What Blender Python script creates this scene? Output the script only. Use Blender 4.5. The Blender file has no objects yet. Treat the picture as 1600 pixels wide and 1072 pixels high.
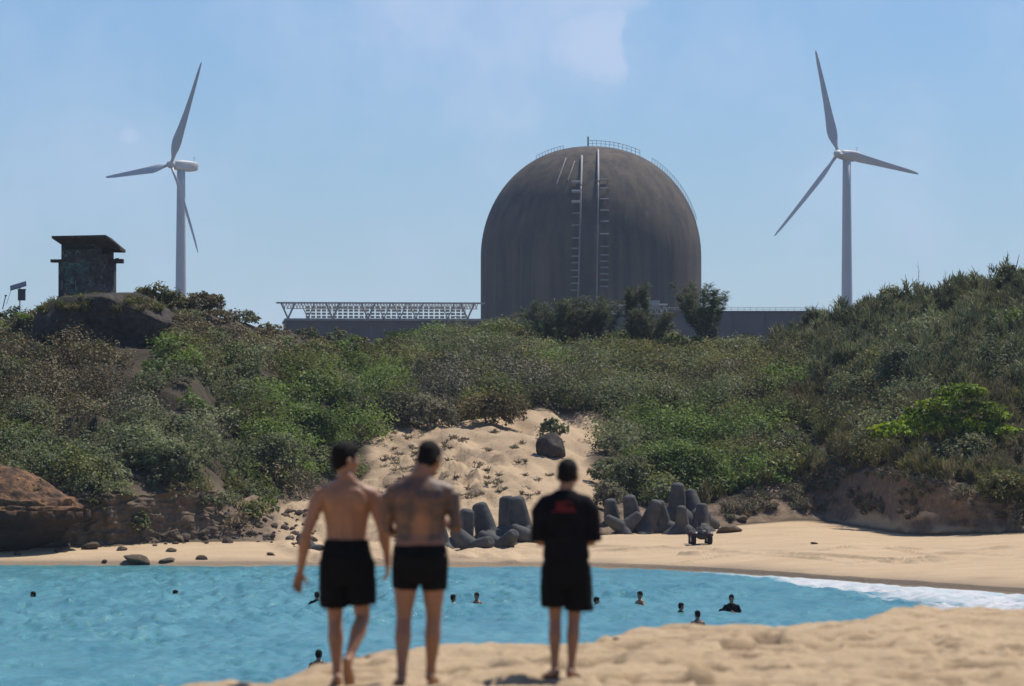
import bpy, bmesh, math, random
import numpy as np
from mathutils import Vector, Matrix, Euler

R = math.radians
rng = np.random.default_rng(7)
random.seed(7)
scn = bpy.context.scene
COL = scn.collection

# ------------------------------------------------------------------ camera
F = 7040.0                    # focal length in photo pixels (1600 wide)
CAMZ = 5.0
PITCH = math.atan(184.0 / F)
cd = bpy.data.cameras.new('camera')
cam = bpy.data.objects.new('camera', cd)
COL.objects.link(cam)
cam.location = (0, 0, CAMZ)
cam.rotation_euler = (R(90) + PITCH, 0, 0)
cd.sensor_width = 36.0
cd.lens = 36.0 * F / 1600.0
cd.clip_start = 1.0
cd.clip_end = 20000.0
cd.dof.use_dof = True
cd.dof.focus_distance = 300.0
cd.dof.aperture_fstop = 3.7
scn.camera = cam

def P(px, py, Y):
    """world point at depth Y seen at photo pixel (px,py)"""
    a = (px - 800.0) / F
    b = (536.0 - py) / F
    dy = math.cos(PITCH) - b * math.sin(PITCH)
    dz = math.sin(PITCH) + b * math.cos(PITCH)
    k = Y / dy
    return Vector((a * k, Y, CAMZ + dz * k))

def zpix(py, Y):
    b = (536.0 - np.asarray(py, float)) / F
    dy = math.cos(PITCH) - b * math.sin(PITCH)
    dz = math.sin(PITCH) + b * math.cos(PITCH)
    return CAMZ + dz / dy * np.asarray(Y, float)

def pypix(Y, z):
    """approximate inverse (pixel row)"""
    t = (np.asarray(z, float) - CAMZ) / np.asarray(Y, float)
    tt = math.tan(PITCH)
    return 536.0 - F * (t - tt) / (1 + t * tt)

# ------------------------------------------------------------------ noise
def _h(ix, iy, iz, s):
    n = (ix * 374761393 + iy * 668265263 + iz * 2147483647 + s * 974634777) & 0xFFFFFFFF
    n = ((n ^ (n >> 13)) * 1274126177) & 0xFFFFFFFF
    n = ((n ^ (n >> 16)) * 2246822519) & 0xFFFFFFFF
    n = n ^ (n >> 15)
    return (n & 0xFFFFFF).astype(np.float64) / 0xFFFFFF

def vnoise(x, y, z=0.0, s=0):
    x, y, z = np.broadcast_arrays(np.asarray(x, float), np.asarray(y, float), np.asarray(z, float))
    xi = np.floor(x).astype(np.int64); yi = np.floor(y).astype(np.int64); zi = np.floor(z).astype(np.int64)
    fx = x - xi; fy = y - yi; fz = z - zi
    fx = fx * fx * (3 - 2 * fx); fy = fy * fy * (3 - 2 * fy); fz = fz * fz * (3 - 2 * fz)
    r = 0
    for a in (0, 1):
        for b in (0, 1):
            for c in (0, 1):
                w = (fx if a else 1 - fx) * (fy if b else 1 - fy) * (fz if c else 1 - fz)
                r = r + w * _h(xi + a, yi + b, zi + c, s)
    return r * 2 - 1

def fbm(x, y, z=0.0, s=0, o=4, g=0.5):
    a = 1.0; r = 0.0; t = 0.0
    for i in range(o):
        f = 2.03 ** i
        r = r + a * vnoise(np.asarray(x) * f + 11.3 * i, np.asarray(y) * f - 7.7 * i, np.asarray(z) * f + 3.1 * i, s + i)
        t += a; a *= g
    return r / t

def sstep(a, b, x):
    t = np.clip((np.asarray(x, float) - a) / (b - a), 0, 1)
    return t * t * (3 - 2 * t)

def sm(xs, xk, yk, w=14):
    y = np.interp(xs, xk, yk)
    k = np.ones(w) / w
    yp = np.pad(y, (w, w), mode='edge')
    return np.convolve(np.convolve(yp, k, 'same'), k, 'same')[w:-w]

# ------------------------------------------------------------------ tagging
def tag(o, label=None, cat=None, group=None, kind=None):
    if label: o['label'] = label
    if cat: o['category'] = cat
    if group: o['group'] = group
    if kind: o['kind'] = kind
    return o

def empty(name, loc, rz=0.0, label=None, cat=None, group=None):
    o = bpy.data.objects.new(name, None)
    o.empty_display_size = 0.3
    o.location = loc
    o.rotation_euler = (0, 0, rz)
    COL.objects.link(o)
    return tag(o, label, cat, group)

def link(name, me, mat=None, parent=None, loc=None):
    o = bpy.data.objects.new(name, me)
    COL.objects.link(o)
    if mat is not None and len(me.materials) == 0:
        me.materials.append(mat)
    if parent is not None: o.parent = parent
    if loc is not None: o.location = loc
    return o

def copy_tree(o, parent=None):
    c = o.copy(); COL.objects.link(c)
    if parent is not None: c.parent = parent
    for ch in [q for q in bpy.data.objects if q.parent == o]:
        copy_tree(ch, c)
    return c

# ------------------------------------------------------------------ mesh builder
class MB:
    def __init__(s):
        s.v = []; s.f = []
    def add(s, vs, fs):
        n = len(s.v)
        s.v += [tuple(q) for q in vs]
        s.f += [tuple(i + n for i in f) for f in fs]
    def box(s, c, d, rz=0.0, M=None):
        c = Vector(c); hx, hy, hz = d[0] / 2, d[1] / 2, d[2] / 2
        m = Matrix.Rotation(rz, 3, 'Z') if M is None else M
        vs = [c + m @ Vector((x, y, z)) for z in (-hz, hz) for y in (-hy, hy) for x in (-hx, hx)]
        s.add(vs, [(0, 2, 3, 1), (4, 5, 7, 6), (0, 1, 5, 4), (2, 6, 7, 3), (0, 4, 6, 2), (1, 3, 7, 5)])
    def hexa(s, vs):
        s.add(vs, [(0, 3, 2, 1), (4, 5, 6, 7), (0, 1, 5, 4), (1, 2, 6, 5), (2, 3, 7, 6), (3, 0, 4, 7)])
    def loft(s, rings, n=16, caps=True):
        """rings: (center, U, V) vectors"""
        vs = []
        for c, U, V in rings:
            c = Vector(c); U = Vector(U); V = Vector(V)
            for i in range(n):
                a = 2 * math.pi * i / n
                vs.append(c + U * math.cos(a) + V * math.sin(a))
        fs = []
        for k in range(len(rings) - 1):
            for i in range(n):
                j = (i + 1) % n
                fs.append((k * n + i, k * n + j, (k + 1) * n + j, (k + 1) * n + i))
        if caps:
            fs.append(tuple(range(n - 1, -1, -1)))
            m = (len(rings) - 1) * n
            fs.append(tuple(range(m, m + n)))
        s.add(vs, fs)
    def tube(s, pts, rad, n=10, caps=True, flat=1.0, side=None):
        pts = [Vector(p) for p in pts]
        if not hasattr(rad, '__len__'): rad = [rad] * len(pts)
        rings = []
        ref = Vector(side) if side else None
        for i, p in enumerate(pts):
            t = (pts[min(i + 1, len(pts) - 1)] - pts[max(i - 1, 0)])
            if t.length < 1e-9: t = Vector((0, 0, 1))
            t.normalize()
            if ref is None:
                ref = Vector((1, 0, 0)) if abs(t.x) < 0.8 else Vector((0, 1, 0))
            U = (ref - t * ref.dot(t))
            if U.length < 1e-6: U = t.orthogonal()
            U.normalize(); V = t.cross(U)
            ref = U
            rings.append((p, U * rad[i], V * rad[i] * flat))
        s.loft(rings, n, caps)
    def ball(s, c, r, n=14, m=9, M=None):
        if not hasattr(r, '__len__'): r = (r, r, r)
        c = Vector(c)
        vs = []; fs = []
        for k in range(m + 1):
            th = math.pi * k / m
            for i in range(n):
                a = 2 * math.pi * i / n
                q = Vector((r[0] * math.sin(th) * math.cos(a), r[1] * math.sin(th) * math.sin(a), r[2] * math.cos(th)))
                vs.append(c + (M @ q if M is not None else q))
        for k in range(m):
            for i in range(n):
                j = (i + 1) % n
                fs.append((k * n + i, (k + 1) * n + i, (k + 1) * n + j, k * n + j))
        s.add(vs, fs)
    def mesh(s, name, smooth=False):
        me = bpy.data.meshes.new(name)
        me.from_pydata(s.v, [], s.f)
        bm = bmesh.new(); bm.from_mesh(me)
        bmesh.ops.remove_doubles(bm, verts=bm.verts, dist=1e-5)
        bmesh.ops.recalc_face_normals(bm, faces=bm.faces)
        bm.to_mesh(me); bm.free()
        if smooth: me.polygons.foreach_set('use_smooth', [True] * len(me.polygons))
        me.update()
        return me
    def build(s, name, mat, parent=None, smooth=False, loc=None):
        return link(name, s.mesh(name, smooth), mat, parent, loc)
    def remesh(s, name, voxel, smooth=4, disp=None):
        me = s.mesh(name)
        t = bpy.data.objects.new('tmp', me); COL.objects.link(t)
        m = t.modifiers.new('r', 'REMESH'); m.mode = 'VOXEL'; m.voxel_size = voxel
        if smooth:
            q = t.modifiers.new('s', 'SMOOTH'); q.factor = 0.5; q.iterations = smooth
        dg = bpy.context.evaluated_depsgraph_get()
        out = bpy.data.meshes.new_from_object(t.evaluated_get(dg))
        bpy.data.objects.remove(t); bpy.data.meshes.remove(me)
        out.name = name
        if disp is not None:
            n = len(out.vertices)
            co = np.zeros(n * 3); out.vertices.foreach_get('co', co); co = co.reshape(-1, 3)
            no = np.zeros(n * 3); out.vertices.foreach_get('normal', no); no = no.reshape(-1, 3)
            co = co + no * disp(co)[:, None]
            out.vertices.foreach_set('co', co.ravel())
        out.polygons.foreach_set('use_smooth', [True] * len(out.polygons))
        out.update()
        return out

def np_mesh(name, v, q, smooth=False, col=None, attrs=None):
    me = bpy.data.meshes.new(name)
    nv, nf = len(v), len(q)
    k = q.shape[1]
    me.vertices.add(nv); me.loops.add(nf * k); me.polygons.add(nf)
    me.vertices.foreach_set('co', np.ascontiguousarray(v, np.float32).ravel())
    me.loops.foreach_set('vertex_index', np.ascontiguousarray(q, np.int32).ravel())
    me.polygons.foreach_set('loop_start', np.arange(0, nf * k, k, dtype=np.int32))
    if smooth: me.polygons.foreach_set('use_smooth', np.ones(nf, bool))
    me.update(calc_edges=True)
    if col is not None:
        a = me.color_attributes.new('tint', 'FLOAT_COLOR', 'POINT')
        c4 = np.ones((nv, 4), np.float32); c4[:, :3] = col
        a.data.foreach_set('color', c4.ravel())
    if attrs:
        for nme, arr in attrs.items():
            a = me.attributes.new(nme, 'FLOAT', 'POINT')
            a.data.foreach_set('value', np.ascontiguousarray(arr, np.float32).ravel())
    return me

def grid_quads(nr, nc):
    i = np.arange((nr - 1) * nc).reshape(nr - 1, nc)[:, :-1].ravel()
    return np.stack([i, i + 1, i + nc + 1, i + nc], 1)

# ------------------------------------------------------------------ materials
class NT:
    def __init__(s, name):
        s.m = bpy.data.materials.new(name); s.m.use_nodes = True
        s.t = s.m.node_tree; s.n = s.t.nodes; s.l = s.t.links
        s.b = s.n['Principled BSDF']; s.out = s.n['Material Output']
        s.tc = None
    def new(s, k, **kw):
        q = s.n.new(k)
        for a, v in kw.items(): setattr(q, a, v)
        return q
    def obj(s):
        if s.tc is None: s.tc = s.new('ShaderNodeTexCoord')
        return s.tc.outputs['Object']
    def set(s, sock, v):
        if isinstance(v, bpy.types.NodeSocket): s.l.new(v, sock)
        elif isinstance(v, (tuple, list)) and len(v) == 3 and sock.type == 'RGBA': sock.default_value = (*v, 1)
        else: sock.default_value = v
    def noise(s, scale, detail=4, rough=0.55, vec=None, sc=None):
        q = s.new('ShaderNodeTexNoise')
        q.inputs['Scale'].default_value = scale; q.inputs['Detail'].default_value = detail
        q.inputs['Roughness'].default_value = rough
        v = vec if vec is not None else s.obj()
        if sc is not None:
            mp = s.new('ShaderNodeMapping'); mp.inputs['Scale'].default_value = sc
            s.l.new(v, mp.inputs['Vector']); v = mp.outputs['Vector']
        s.l.new(v, q.inputs['Vector'])
        return q.outputs['Fac']
    def ramp(s, fac, stops):
        q = s.new('ShaderNodeValToRGB')
        e = q.color_ramp.elements
        while len(e) < len(stops): e.new(0.5)
        for k, (p, c) in enumerate(stops):
            e[k].position = p
            e[k].color = (*c, 1) if hasattr(c, '__len__') else (c, c, c, 1)
        s.l.new(fac, q.inputs['Fac'])
        return q.outputs['Color']
    def mix(s, fac, a, b, mode='MIX'):
        q = s.new('ShaderNodeMix', data_type='RGBA', blend_type=mode)
        s.set(q.inputs['Factor'], fac); s.set(q.inputs['A'], a); s.set(q.inputs['B'], b)
        return q.outputs['Result']
    def math(s, op, a, b=0.0, clamp=False):
        q = s.new('ShaderNodeMath', operation=op, use_clamp=clamp)
        s.set(q.inputs[0], a); s.set(q.inputs[1], b)
        return q.outputs[0]
    def attr(s, name):
        q = s.new('ShaderNodeAttribute'); q.attribute_name = name
        return q
    def sep(s, vec):
        q = s.new('ShaderNodeSeparateXYZ'); s.l.new(vec, q.inputs[0]); return q.outputs
    def bump(s, h, strength=0.5, dist=0.05):
        q = s.new('ShaderNodeBump'); q.inputs['Strength'].default_value = strength
        q.inputs['Distance'].default_value = dist
        s.l.new(h, q.inputs['Height']); s.l.new(q.outputs['Normal'], s.b.inputs['Normal'])
    def fin(s, col=None, rough=0.8, spec=0.3, metal=0.0):
        if col is not None: s.set(s.b.inputs['Base Color'], col)
        s.set(s.b.inputs['Roughness'], rough)
        s.b.inputs['Specular IOR Level'].default_value = spec
        s.b.inputs['Metallic'].default_value = metal
        return s.m

def simple(name, c, rough=0.7, var=0.25, scale=4.0, spec=0.3, bump=0.0, bd=0.02, metal=0.0, detail=5):
    t = NT(name)
    n = t.noise(scale, detail)
    a = tuple(x * (1 - var) for x in c); b = tuple(min(1, x * (1 + var)) for x in c)
    col = t.ramp(n, [(0.3, a), (0.7, b)])
    if bump: t.bump(t.noise(scale * 3, 5), bump, bd)
    return t.fin(col, rough, spec, metal)

def foliage_mat(name, trans=0.3):
    t = NT(name)
    a = t.attr('tint')
    t.set(t.b.inputs['Base Color'], a.outputs['Color'])
    t.b.inputs['Roughness'].default_value = 0.6
    t.b.inputs['Specular IOR Level'].default_value = 0.14
    tr = t.new('ShaderNodeBsdfTranslucent')
    hs = t.new('ShaderNodeHueSaturation'); hs.inputs['Saturation'].default_value = 1.15; hs.inputs['Value'].default_value = 1.2
    t.l.new(a.outputs['Color'], hs.inputs['Color']); t.l.new(hs.outputs['Color'], tr.inputs['Color'])
    mx = t.new('ShaderNodeMixShader'); mx.inputs[0].default_value = trans
    t.l.new(t.b.outputs[0], mx.inputs[1]); t.l.new(tr.outputs[0], mx.inputs[2])
    t.l.new(mx.outputs[0], t.out.inputs['Surface'])
    return t.m

def sand_mat(name):
    t = NT(name)
    a = t.noise(0.6, 5); b = t.noise(14, 4, 0.7); c = t.noise(2.2, 4)
    c1 = t.ramp(a, [(0.3, (0.46, 0.325, 0.19)), (0.7, (0.56, 0.405, 0.245))])
    c2 = t.mix(t.ramp(b, [(0.42, 0.0), (0.75, 0.75)]), c1, (0.33, 0.225, 0.125))
    c3 = t.mix(t.ramp(c, [(0.55, 0.0), (0.72, 0.5)]), c2, (0.36, 0.25, 0.14))
    c3 = t.mix(t.math('MULTIPLY', t.attr('print').outputs['Fac'], 0.80), c3, (0.20, 0.135, 0.075))  # prints coloured darker: moist dug-up sand, plus painted shade where shading is weak
    t.bump(t.noise(25, 4, 0.7), 0.6, 0.03)
    return t.fin(c3, 0.9, 0.15)

M = {}
M['near_sand'] = sand_mat('beach sand')
M['leaf'] = foliage_mat('leaf', 0.32)
M['reed'] = foliage_mat('needle foliage', 0.25)
M['dry'] = foliage_mat('dry twigs', 0.12)
M['bark'] = simple('bark', (0.11, 0.085, 0.065), 0.9, 0.35, 6)

def rock_mat(name, c1, c2, c3, sc=1.0):
    t = NT(name)
    a = t.noise(0.7 * sc, 6, 0.6); b = t.noise(3.5 * sc, 6, 0.65)
    col = t.ramp(a, [(0.32, c1), (0.5, c2), (0.68, c3)])
    col = t.mix(t.ramp(b, [(0.35, 0.65), (0.6, 0.0)]), col, tuple(x * 0.35 for x in c1))
    t.bump(t.noise(5 * sc, 8, 0.7), 0.9, 0.15)
    return t.fin(col, 0.92, 0.15)
M['rock_dark'] = rock_mat('dark coral rock', (0.05, 0.043, 0.037), (0.085, 0.07, 0.058), (0.12, 0.10, 0.08))
M['rock_brown'] = rock_mat('brown rock', (0.10, 0.075, 0.05), (0.17, 0.125, 0.085), (0.26, 0.20, 0.14), 1.6)
M['rubble'] = rock_mat('pale rubble', (0.16, 0.12, 0.085), (0.26, 0.20, 0.145), (0.36, 0.29, 0.22), 2.0)

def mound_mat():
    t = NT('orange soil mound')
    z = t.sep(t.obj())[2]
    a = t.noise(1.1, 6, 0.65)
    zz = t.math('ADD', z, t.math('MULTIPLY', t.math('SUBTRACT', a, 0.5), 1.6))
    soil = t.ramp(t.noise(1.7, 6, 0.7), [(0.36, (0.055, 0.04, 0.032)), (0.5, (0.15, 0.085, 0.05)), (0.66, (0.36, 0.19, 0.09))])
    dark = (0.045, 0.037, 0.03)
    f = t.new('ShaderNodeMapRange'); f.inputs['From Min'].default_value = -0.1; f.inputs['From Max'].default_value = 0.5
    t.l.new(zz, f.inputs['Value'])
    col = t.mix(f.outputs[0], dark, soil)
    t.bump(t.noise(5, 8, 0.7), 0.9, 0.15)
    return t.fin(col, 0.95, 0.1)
M['mound'] = mound_mat()

def terrain_mat():
    t = NT('hill ground')
    ms = t.attr('sand').outputs['Fac']; mc = t.attr('soil').outputs['Fac']; wet = t.attr('wet').outputs['Fac']
    a = t.noise(0.45, 6, 0.6); b = t.noise(2.5, 6, 0.7); c = t.noise(7.0, 4, 0.7)
    under = t.ramp(a, [(0.35, (0.050, 0.040, 0.026)), (0.6, (0.082, 0.064, 0.040)), (0.75, (0.115, 0.090, 0.055))])
    soil = t.ramp(b, [(0.3, (0.115, 0.079, 0.052)), (0.5, (0.20, 0.142, 0.095)), (0.72, (0.31, 0.23, 0.155))])
    soil = t.mix(t.ramp(a, [(0.45, 0.0), (0.65, 0.6)]), soil, (0.175, 0.12, 0.075))
    sand = t.ramp(a, [(0.3, (0.505, 0.36, 0.215)), (0.7, (0.59, 0.43, 0.265))])
    sand = t.mix(t.ramp(c, [(0.5, 0.0), (0.8, 0.45)]), sand, (0.40, 0.285, 0.17))
    sand = t.mix(wet, sand, (0.27, 0.20, 0.135))
    cc = t.mix(mc, under, soil)
    cc = t.mix(ms, cc, sand)
    t.bump(t.noise(4, 7, 0.7), 0.7, 0.12)
    return t.fin(cc, 0.92, 0.12)
M['terrain'] = terrain_mat()

def water_mat():
    t = NT('sea water')
    fo = t.attr('foam').outputs['Fac']; sh = t.attr('shallow').outputs['Fac']
    vec = t.obj()
    n = t.noise(0.55, 5, 0.65, sc=(0.8, 0.22, 1))
    base = t.ramp(n, [(0.35, (0.050, 0.205, 0.222)), (0.65, (0.105, 0.300, 0.305))])
    base = t.mix(sh, base, (0.12, 0.42, 0.44))
    fn = t.noise(0.9, 8, 0.7, sc=(1.0, 0.35, 1))
    thr = t.math('ADD', fn, t.math('SUBTRACT', fo, 1.0))
    f = t.new('ShaderNodeMapRange'); f.inputs['From Min'].default_value = 0.04; f.inputs['From Max'].default_value = 0.62
    t.l.new(thr, f.inputs['Value'])
    col = t.mix(f.outputs[0], base, (0.60, 0.59, 0.58))
    rg = t.math('ADD', t.math('MULTIPLY', f.outputs[0], 0.5), 0.20)
    h = t.noise(3.5, 6, 0.65, sc=(1.0, 0.6, 1))
    t.bump(h, 0.7, 0.16)
    t.fin(col, rg, 0.5)
    t.b.inputs['IOR'].default_value = 1.33
    return t.m
M['water'] = water_mat()

def concrete_dome_mat():
    t = NT('weathered dark concrete')
    vec = t.obj()
    a = t.noise(0.10, 5, 0.6); st = t.noise(1.0, 5, 0.6, sc=(0.55, 0.55, 0.035)); fine = t.noise(1.3, 5, 0.7)
    z = t.sep(vec)[2]
    col = t.ramp(a, [(0.3, (0.086, 0.067, 0.050)), (0.7, (0.132, 0.104, 0.078))])
    col = t.mix(t.ramp(st, [(0.38, 0.85), (0.58, 0.0)]), col, (0.048, 0.043, 0.041))
    col = t.mix(t.ramp(fine, [(0.5, 0.0), (0.75, 0.35)]), col, (0.15, 0.125, 0.10))
    st2 = t.noise(1.7, 4, 0.6, sc=(0.6, 0.6, 0.02))
    col = t.mix(t.ramp(st2, [(0.60, 0.0), (0.74, 0.45)]), col, (0.175, 0.150, 0.125))
    w = t.new('ShaderNodeTexWave'); w.bands_direction = 'Z'; w.inputs['Scale'].default_value = 0.11; w.inputs['Distortion'].default_value = 0.6
    t.l.new(vec, w.inputs['Vector'])
    col = t.mix(t.ramp(w.outputs['Fac'], [(0.9, 0.0), (1.0, 0.08)]), col, (0.05, 0.043, 0.04))
    return t.fin(col, 0.85, 0.2)
M['dome'] = concrete_dome_mat()
M['white_steel'] = simple('white painted steel', (0.36, 0.34, 0.31), 0.5, 0.15, 0.6)
M['grey_steel'] = simple('grey weathered steel', (0.26, 0.24, 0.225), 0.55, 0.25, 0.8)
M['rail_rust'] = simple('rusty railing steel', (0.30, 0.22, 0.17), 0.6, 0.3, 0.8)
M['building'] = simple('stained concrete wall', (0.115, 0.095, 0.09), 0.85, 0.3, 0.12)
M['building2'] = simple('plum grey concrete wall', (0.13, 0.105, 0.11), 0.85, 0.25, 0.15)
M['panel_beige'] = simple('beige louvre panel', (0.46, 0.38, 0.26), 0.7, 0.3, 0.5)
M['turbine'] = simple('off white turbine paint', (0.52, 0.52, 0.52), 0.45, 0.06, 0.1)
M['nacelle'] = simple('nacelle paint', (0.62, 0.59, 0.55), 0.45, 0.08, 0.3)
M['tower_wall'] = rock_mat('mouldy concrete', (0.07, 0.065, 0.06), (0.11, 0.10, 0.09), (0.17, 0.155, 0.14), 1.2)
M['tower_roof'] = rock_mat('roof concrete', (0.07, 0.055, 0.045), (0.10, 0.08, 0.065), (0.17, 0.12, 0.085), 1.5)
M['paint_teal'] = simple('teal spray paint', (0.07, 0.135, 0.12), 0.6, 0.3, 3)
M['paint_pale'] = simple('pale green spray paint', (0.17, 0.215, 0.18), 0.6, 0.3, 3)
M['paint_lilac'] = simple('lilac spray paint', (0.17, 0.15, 0.22), 0.6, 0.3, 3)
M['dark_hole'] = simple('dark interior', (0.02, 0.02, 0.02), 0.9, 0.1)
M['panel'] = simple('solar panel glass', (0.03, 0.035, 0.05), 0.25, 0.1, 3, 0.5)
M['box_grey'] = simple('painted control box', (0.12, 0.12, 0.13), 0.6, 0.15, 3)
def tetra_mat():
    t = NT('grey sea worn concrete')
    a = t.noise(1.0, 5, 0.6); b = t.noise(6, 5, 0.7)
    z = t.sep(t.obj())[2]
    col = t.ramp(a, [(0.3, (0.055, 0.054, 0.052)), (0.7, (0.115, 0.110, 0.102))])
    col = t.mix(t.ramp(b, [(0.5, 0.0), (0.7, 0.45)]), col, (0.085, 0.08, 0.075))
    t.bump(b, 0.4, 0.03)
    return t.fin(col, 0.85, 0.2)
M['tetrapod'] = tetra_mat()
M['black_plastic'] = simple('black plastic', (0.022, 0.02, 0.02), 0.5, 0.2, 5)
M['tyre'] = simple('tyre rubber', (0.02, 0.019, 0.018), 0.85, 0.2, 8)
M['red_plastic'] = simple('dark red plastic', (0.035, 0.014, 0.014), 0.45, 0.2, 5)
M['chrome'] = simple('bare metal', (0.45, 0.44, 0.43), 0.35, 0.1, 5, 0.5, metal=0.8)
M['hair'] = simple('black hair', (0.009, 0.007, 0.006), 0.75, 0.3, 40, 0.15, 0.8, 0.012)
M['eye'] = simple('eye white', (0.6, 0.58, 0.55), 0.3, 0.05)
M['iris'] = simple('dark iris', (0.02, 0.014, 0.01), 0.2, 0.05)
M['cloth_black'] = simple('black swim fabric', (0.008, 0.008, 0.008), 0.85, 0.25, 9, 0.1, 0.4, 0.01)
M['cloth_tee'] = simple('black cotton', (0.009, 0.009, 0.011), 0.9, 0.25, 9, 0.1, 0.4, 0.01)
M['print_red'] = simple('red shirt print', (0.14, 0.014, 0.013), 0.8, 0.2, 12)
M['sandal'] = simple('dark sandal rubber', (0.035, 0.03, 0.026), 0.8, 0.2, 9)

def skin_mat(name, c, tattoo=False):
    t = NT(name)
    n = t.noise(9, 4)
    col = t.ramp(n, [(0.3, tuple(x * 0.86 for x in c)), (0.7, tuple(min(1, x * 1.1) for x in c))])
    if tattoo:
        o = t.sep(t.obj())
        k = t.noise(10, 4, 0.6); k2 = t.noise(27, 4, 0.65)
        m = t.ramp(t.math('ADD', t.math('MULTIPLY', k, 0.6), t.math('MULTIPLY', k2, 0.4)), [(0.40, 0.95), (0.60, 0.42)])
        # inked area: back and shoulders, with the small of the back left bare
        up = t.new('ShaderNodeMapRange'); up.inputs['From Min'].default_value = 0.99; up.inputs['From Max'].default_value = 1.05
        t.l.new(o[2], up.inputs['Value'])
        x2 = t.math('MULTIPLY', t.math('SUBTRACT', o[0], 0.01), t.math('SUBTRACT', o[0], 0.01))
        zz = t.math('SUBTRACT', o[2], 1.125)
        z2 = t.math('ADD', t.math('MULTIPLY', t.math('MULTIPLY', zz, zz), 0.40), t.math('MULTIPLY', t.math('SUBTRACT', k2, 0.5), 0.012))
        bare = t.new('ShaderNodeMapRange'); bare.inputs['From Min'].default_value = 0.0015; bare.inputs['From Max'].default_value = 0.0075
        t.l.new(t.math('ADD', x2, z2), bare.inputs['Value'])
        nk = t.new('ShaderNodeMapRange'); nk.inputs['From Min'].default_value = 1.50; nk.inputs['From Max'].default_value = 1.44
        t.l.new(o[2], nk.inputs['Value'])
        bk = t.new('ShaderNodeMapRange'); bk.inputs['From Min'].default_value = 0.06; bk.inputs['From Max'].default_value = 0.02
        t.l.new(o[1], bk.inputs['Value'])
        f = t.math('MULTIPLY', t.math('MULTIPLY', up.outputs[0], bare.outputs[0]), t.math('MULTIPLY', nk.outputs[0], bk.outputs[0]))
        col = t.mix(t.math('MULTIPLY', f, m), col, (0.045, 0.040, 0.040))
    t.fin(col, 0.5, 0.4)
    t.b.inputs['Subsurface Weight'].default_value = 0.06
    t.b.inputs['Subsurface Radius'].default_value = (0.02, 0.008, 0.004)
    return t.m
M['skin1'] = skin_mat('tanned skin', (0.36, 0.18, 0.095))
M['skin2'] = skin_mat('tanned tattooed skin', (0.32, 0.155, 0.080), True)
M['skin3'] = skin_mat('brown skin', (0.31, 0.155, 0.088))
M['skin_sw'] = skin_mat('wet skin', (0.27, 0.145, 0.09))

# ------------------------------------------------------------------ world and sun
HAZE = 0.00010
SUN_EL, SUN_AZ = R(60), R(47)      # azimuth measured from +Y towards +X
w = bpy.data.worlds.new('World'); scn.world = w; w.use_nodes = True
nt = w.node_tree; N = nt.nodes; L = nt.links
bg = N['Background']
sky = N.new('ShaderNodeTexSky'); sky.sky_type = 'NISHITA'; sky.sun_disc = False
sky.sun_elevation = SUN_EL; sky.sun_rotation = SUN_AZ
sky.air_density = 1.0; sky.dust_density = 0.25; sky.ozone_density = 3.0; sky.altitude = 0
def wm(op, a, b=0.0, clamp=False):
    q = N.new('ShaderNodeMath'); q.operation = op; q.use_clamp = clamp
    for s, v in ((q.inputs[0], a), (q.inputs[1], b)):
        if isinstance(v, bpy.types.NodeSocket): L.new(v, s)
        else: s.default_value = v
    return q.outputs[0]
tc = N.new('ShaderNodeTexCoord')
sp = N.new('ShaderNodeSeparateXYZ'); L.new(tc.outputs['Generated'], sp.inputs[0])
yy = wm('MAXIMUM', sp.outputs[1], 0.05)
ax = wm('DIVIDE', sp.outputs[0], yy); el = wm('DIVIDE', sp.outputs[2], yy)
cv = N.new('ShaderNodeCombineXYZ'); L.new(ax, cv.inputs[0]); L.new(el, cv.inputs[1])
def wnoise(scale, detail=5, rough=0.55):
    q = N.new('ShaderNodeTexNoise'); q.inputs['Scale'].default_value = scale
    q.inputs['Detail'].default_value = detail; q.inputs['Roughness'].default_value = rough
    L.new(cv.outputs[0], q.inputs['Vector']); return q.outputs['Fac']
n1 = wnoise(26, 5); n2 = wnoise(70, 5, 0.6)
def maprange(v, a, b, c=0.0, d=1.0, smooth=True):
    q = N.new('ShaderNodeMapRange'); q.interpolation_type = 'SMOOTHSTEP' if smooth else 'LINEAR'
    q.inputs['From Min'].default_value = a; q.inputs['From Max'].default_value = b
    q.inputs['To Min'].default_value = c; q.inputs['To Max'].default_value = d
    L.new(v, q.inputs['Value']); return q.outputs[0]
def blob(ax0, el0, rx, ry, wob=0.0):
    dx = wm('DIVIDE', wm('SUBTRACT', ax, ax0), rx); dy = wm('DIVIDE', wm('SUBTRACT', el, el0), ry)
    d = wm('ADD', wm('MULTIPLY', dx, dx), wm('MULTIPLY', dy, dy))
    d = wm('ADD', d, wm('MULTIPLY', wm('SUBTRACT', n2, 0.5), wob))
    return maprange(d, 1.0, 0.0)
k = 1.0 / F
wide = wm('MULTIPLY', blob(-20*k, 690*k, 330*k, 240*k, 1.2), maprange(n1, 0.35, 0.70, 0.25, 0.75))
edge = maprange(wm('ADD', ax, wm('MULTIPLY', wm('SUBTRACT', n2, 0.5), 0.014)), 186*k, 166*k)
puff = wm('MULTIPLY', wm('MULTIPLY', blob(140*k, 655*k, 130*k, 85*k, 1.3), edge), 0.72)
edge2 = maprange(wm('ADD', ax, wm('MULTIPLY', wm('SUBTRACT', n2, 0.5), 0.012)), 245*k, 205*k)
band = wm('MULTIPLY', wm('MULTIPLY', blob(110*k, 735*k, 160*k, 55*k, 1.0), edge2), 0.6)
small = wm('MULTIPLY', blob(-598*k, 507*k, 24*k, 20*k, 1.0), 0.55)
veil = wm('MULTIPLY', maprange(n1, 0.38, 0.75), 0.34)
hazy = maprange(el, 0.09, 0.0, 0.0, 0.30)
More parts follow.
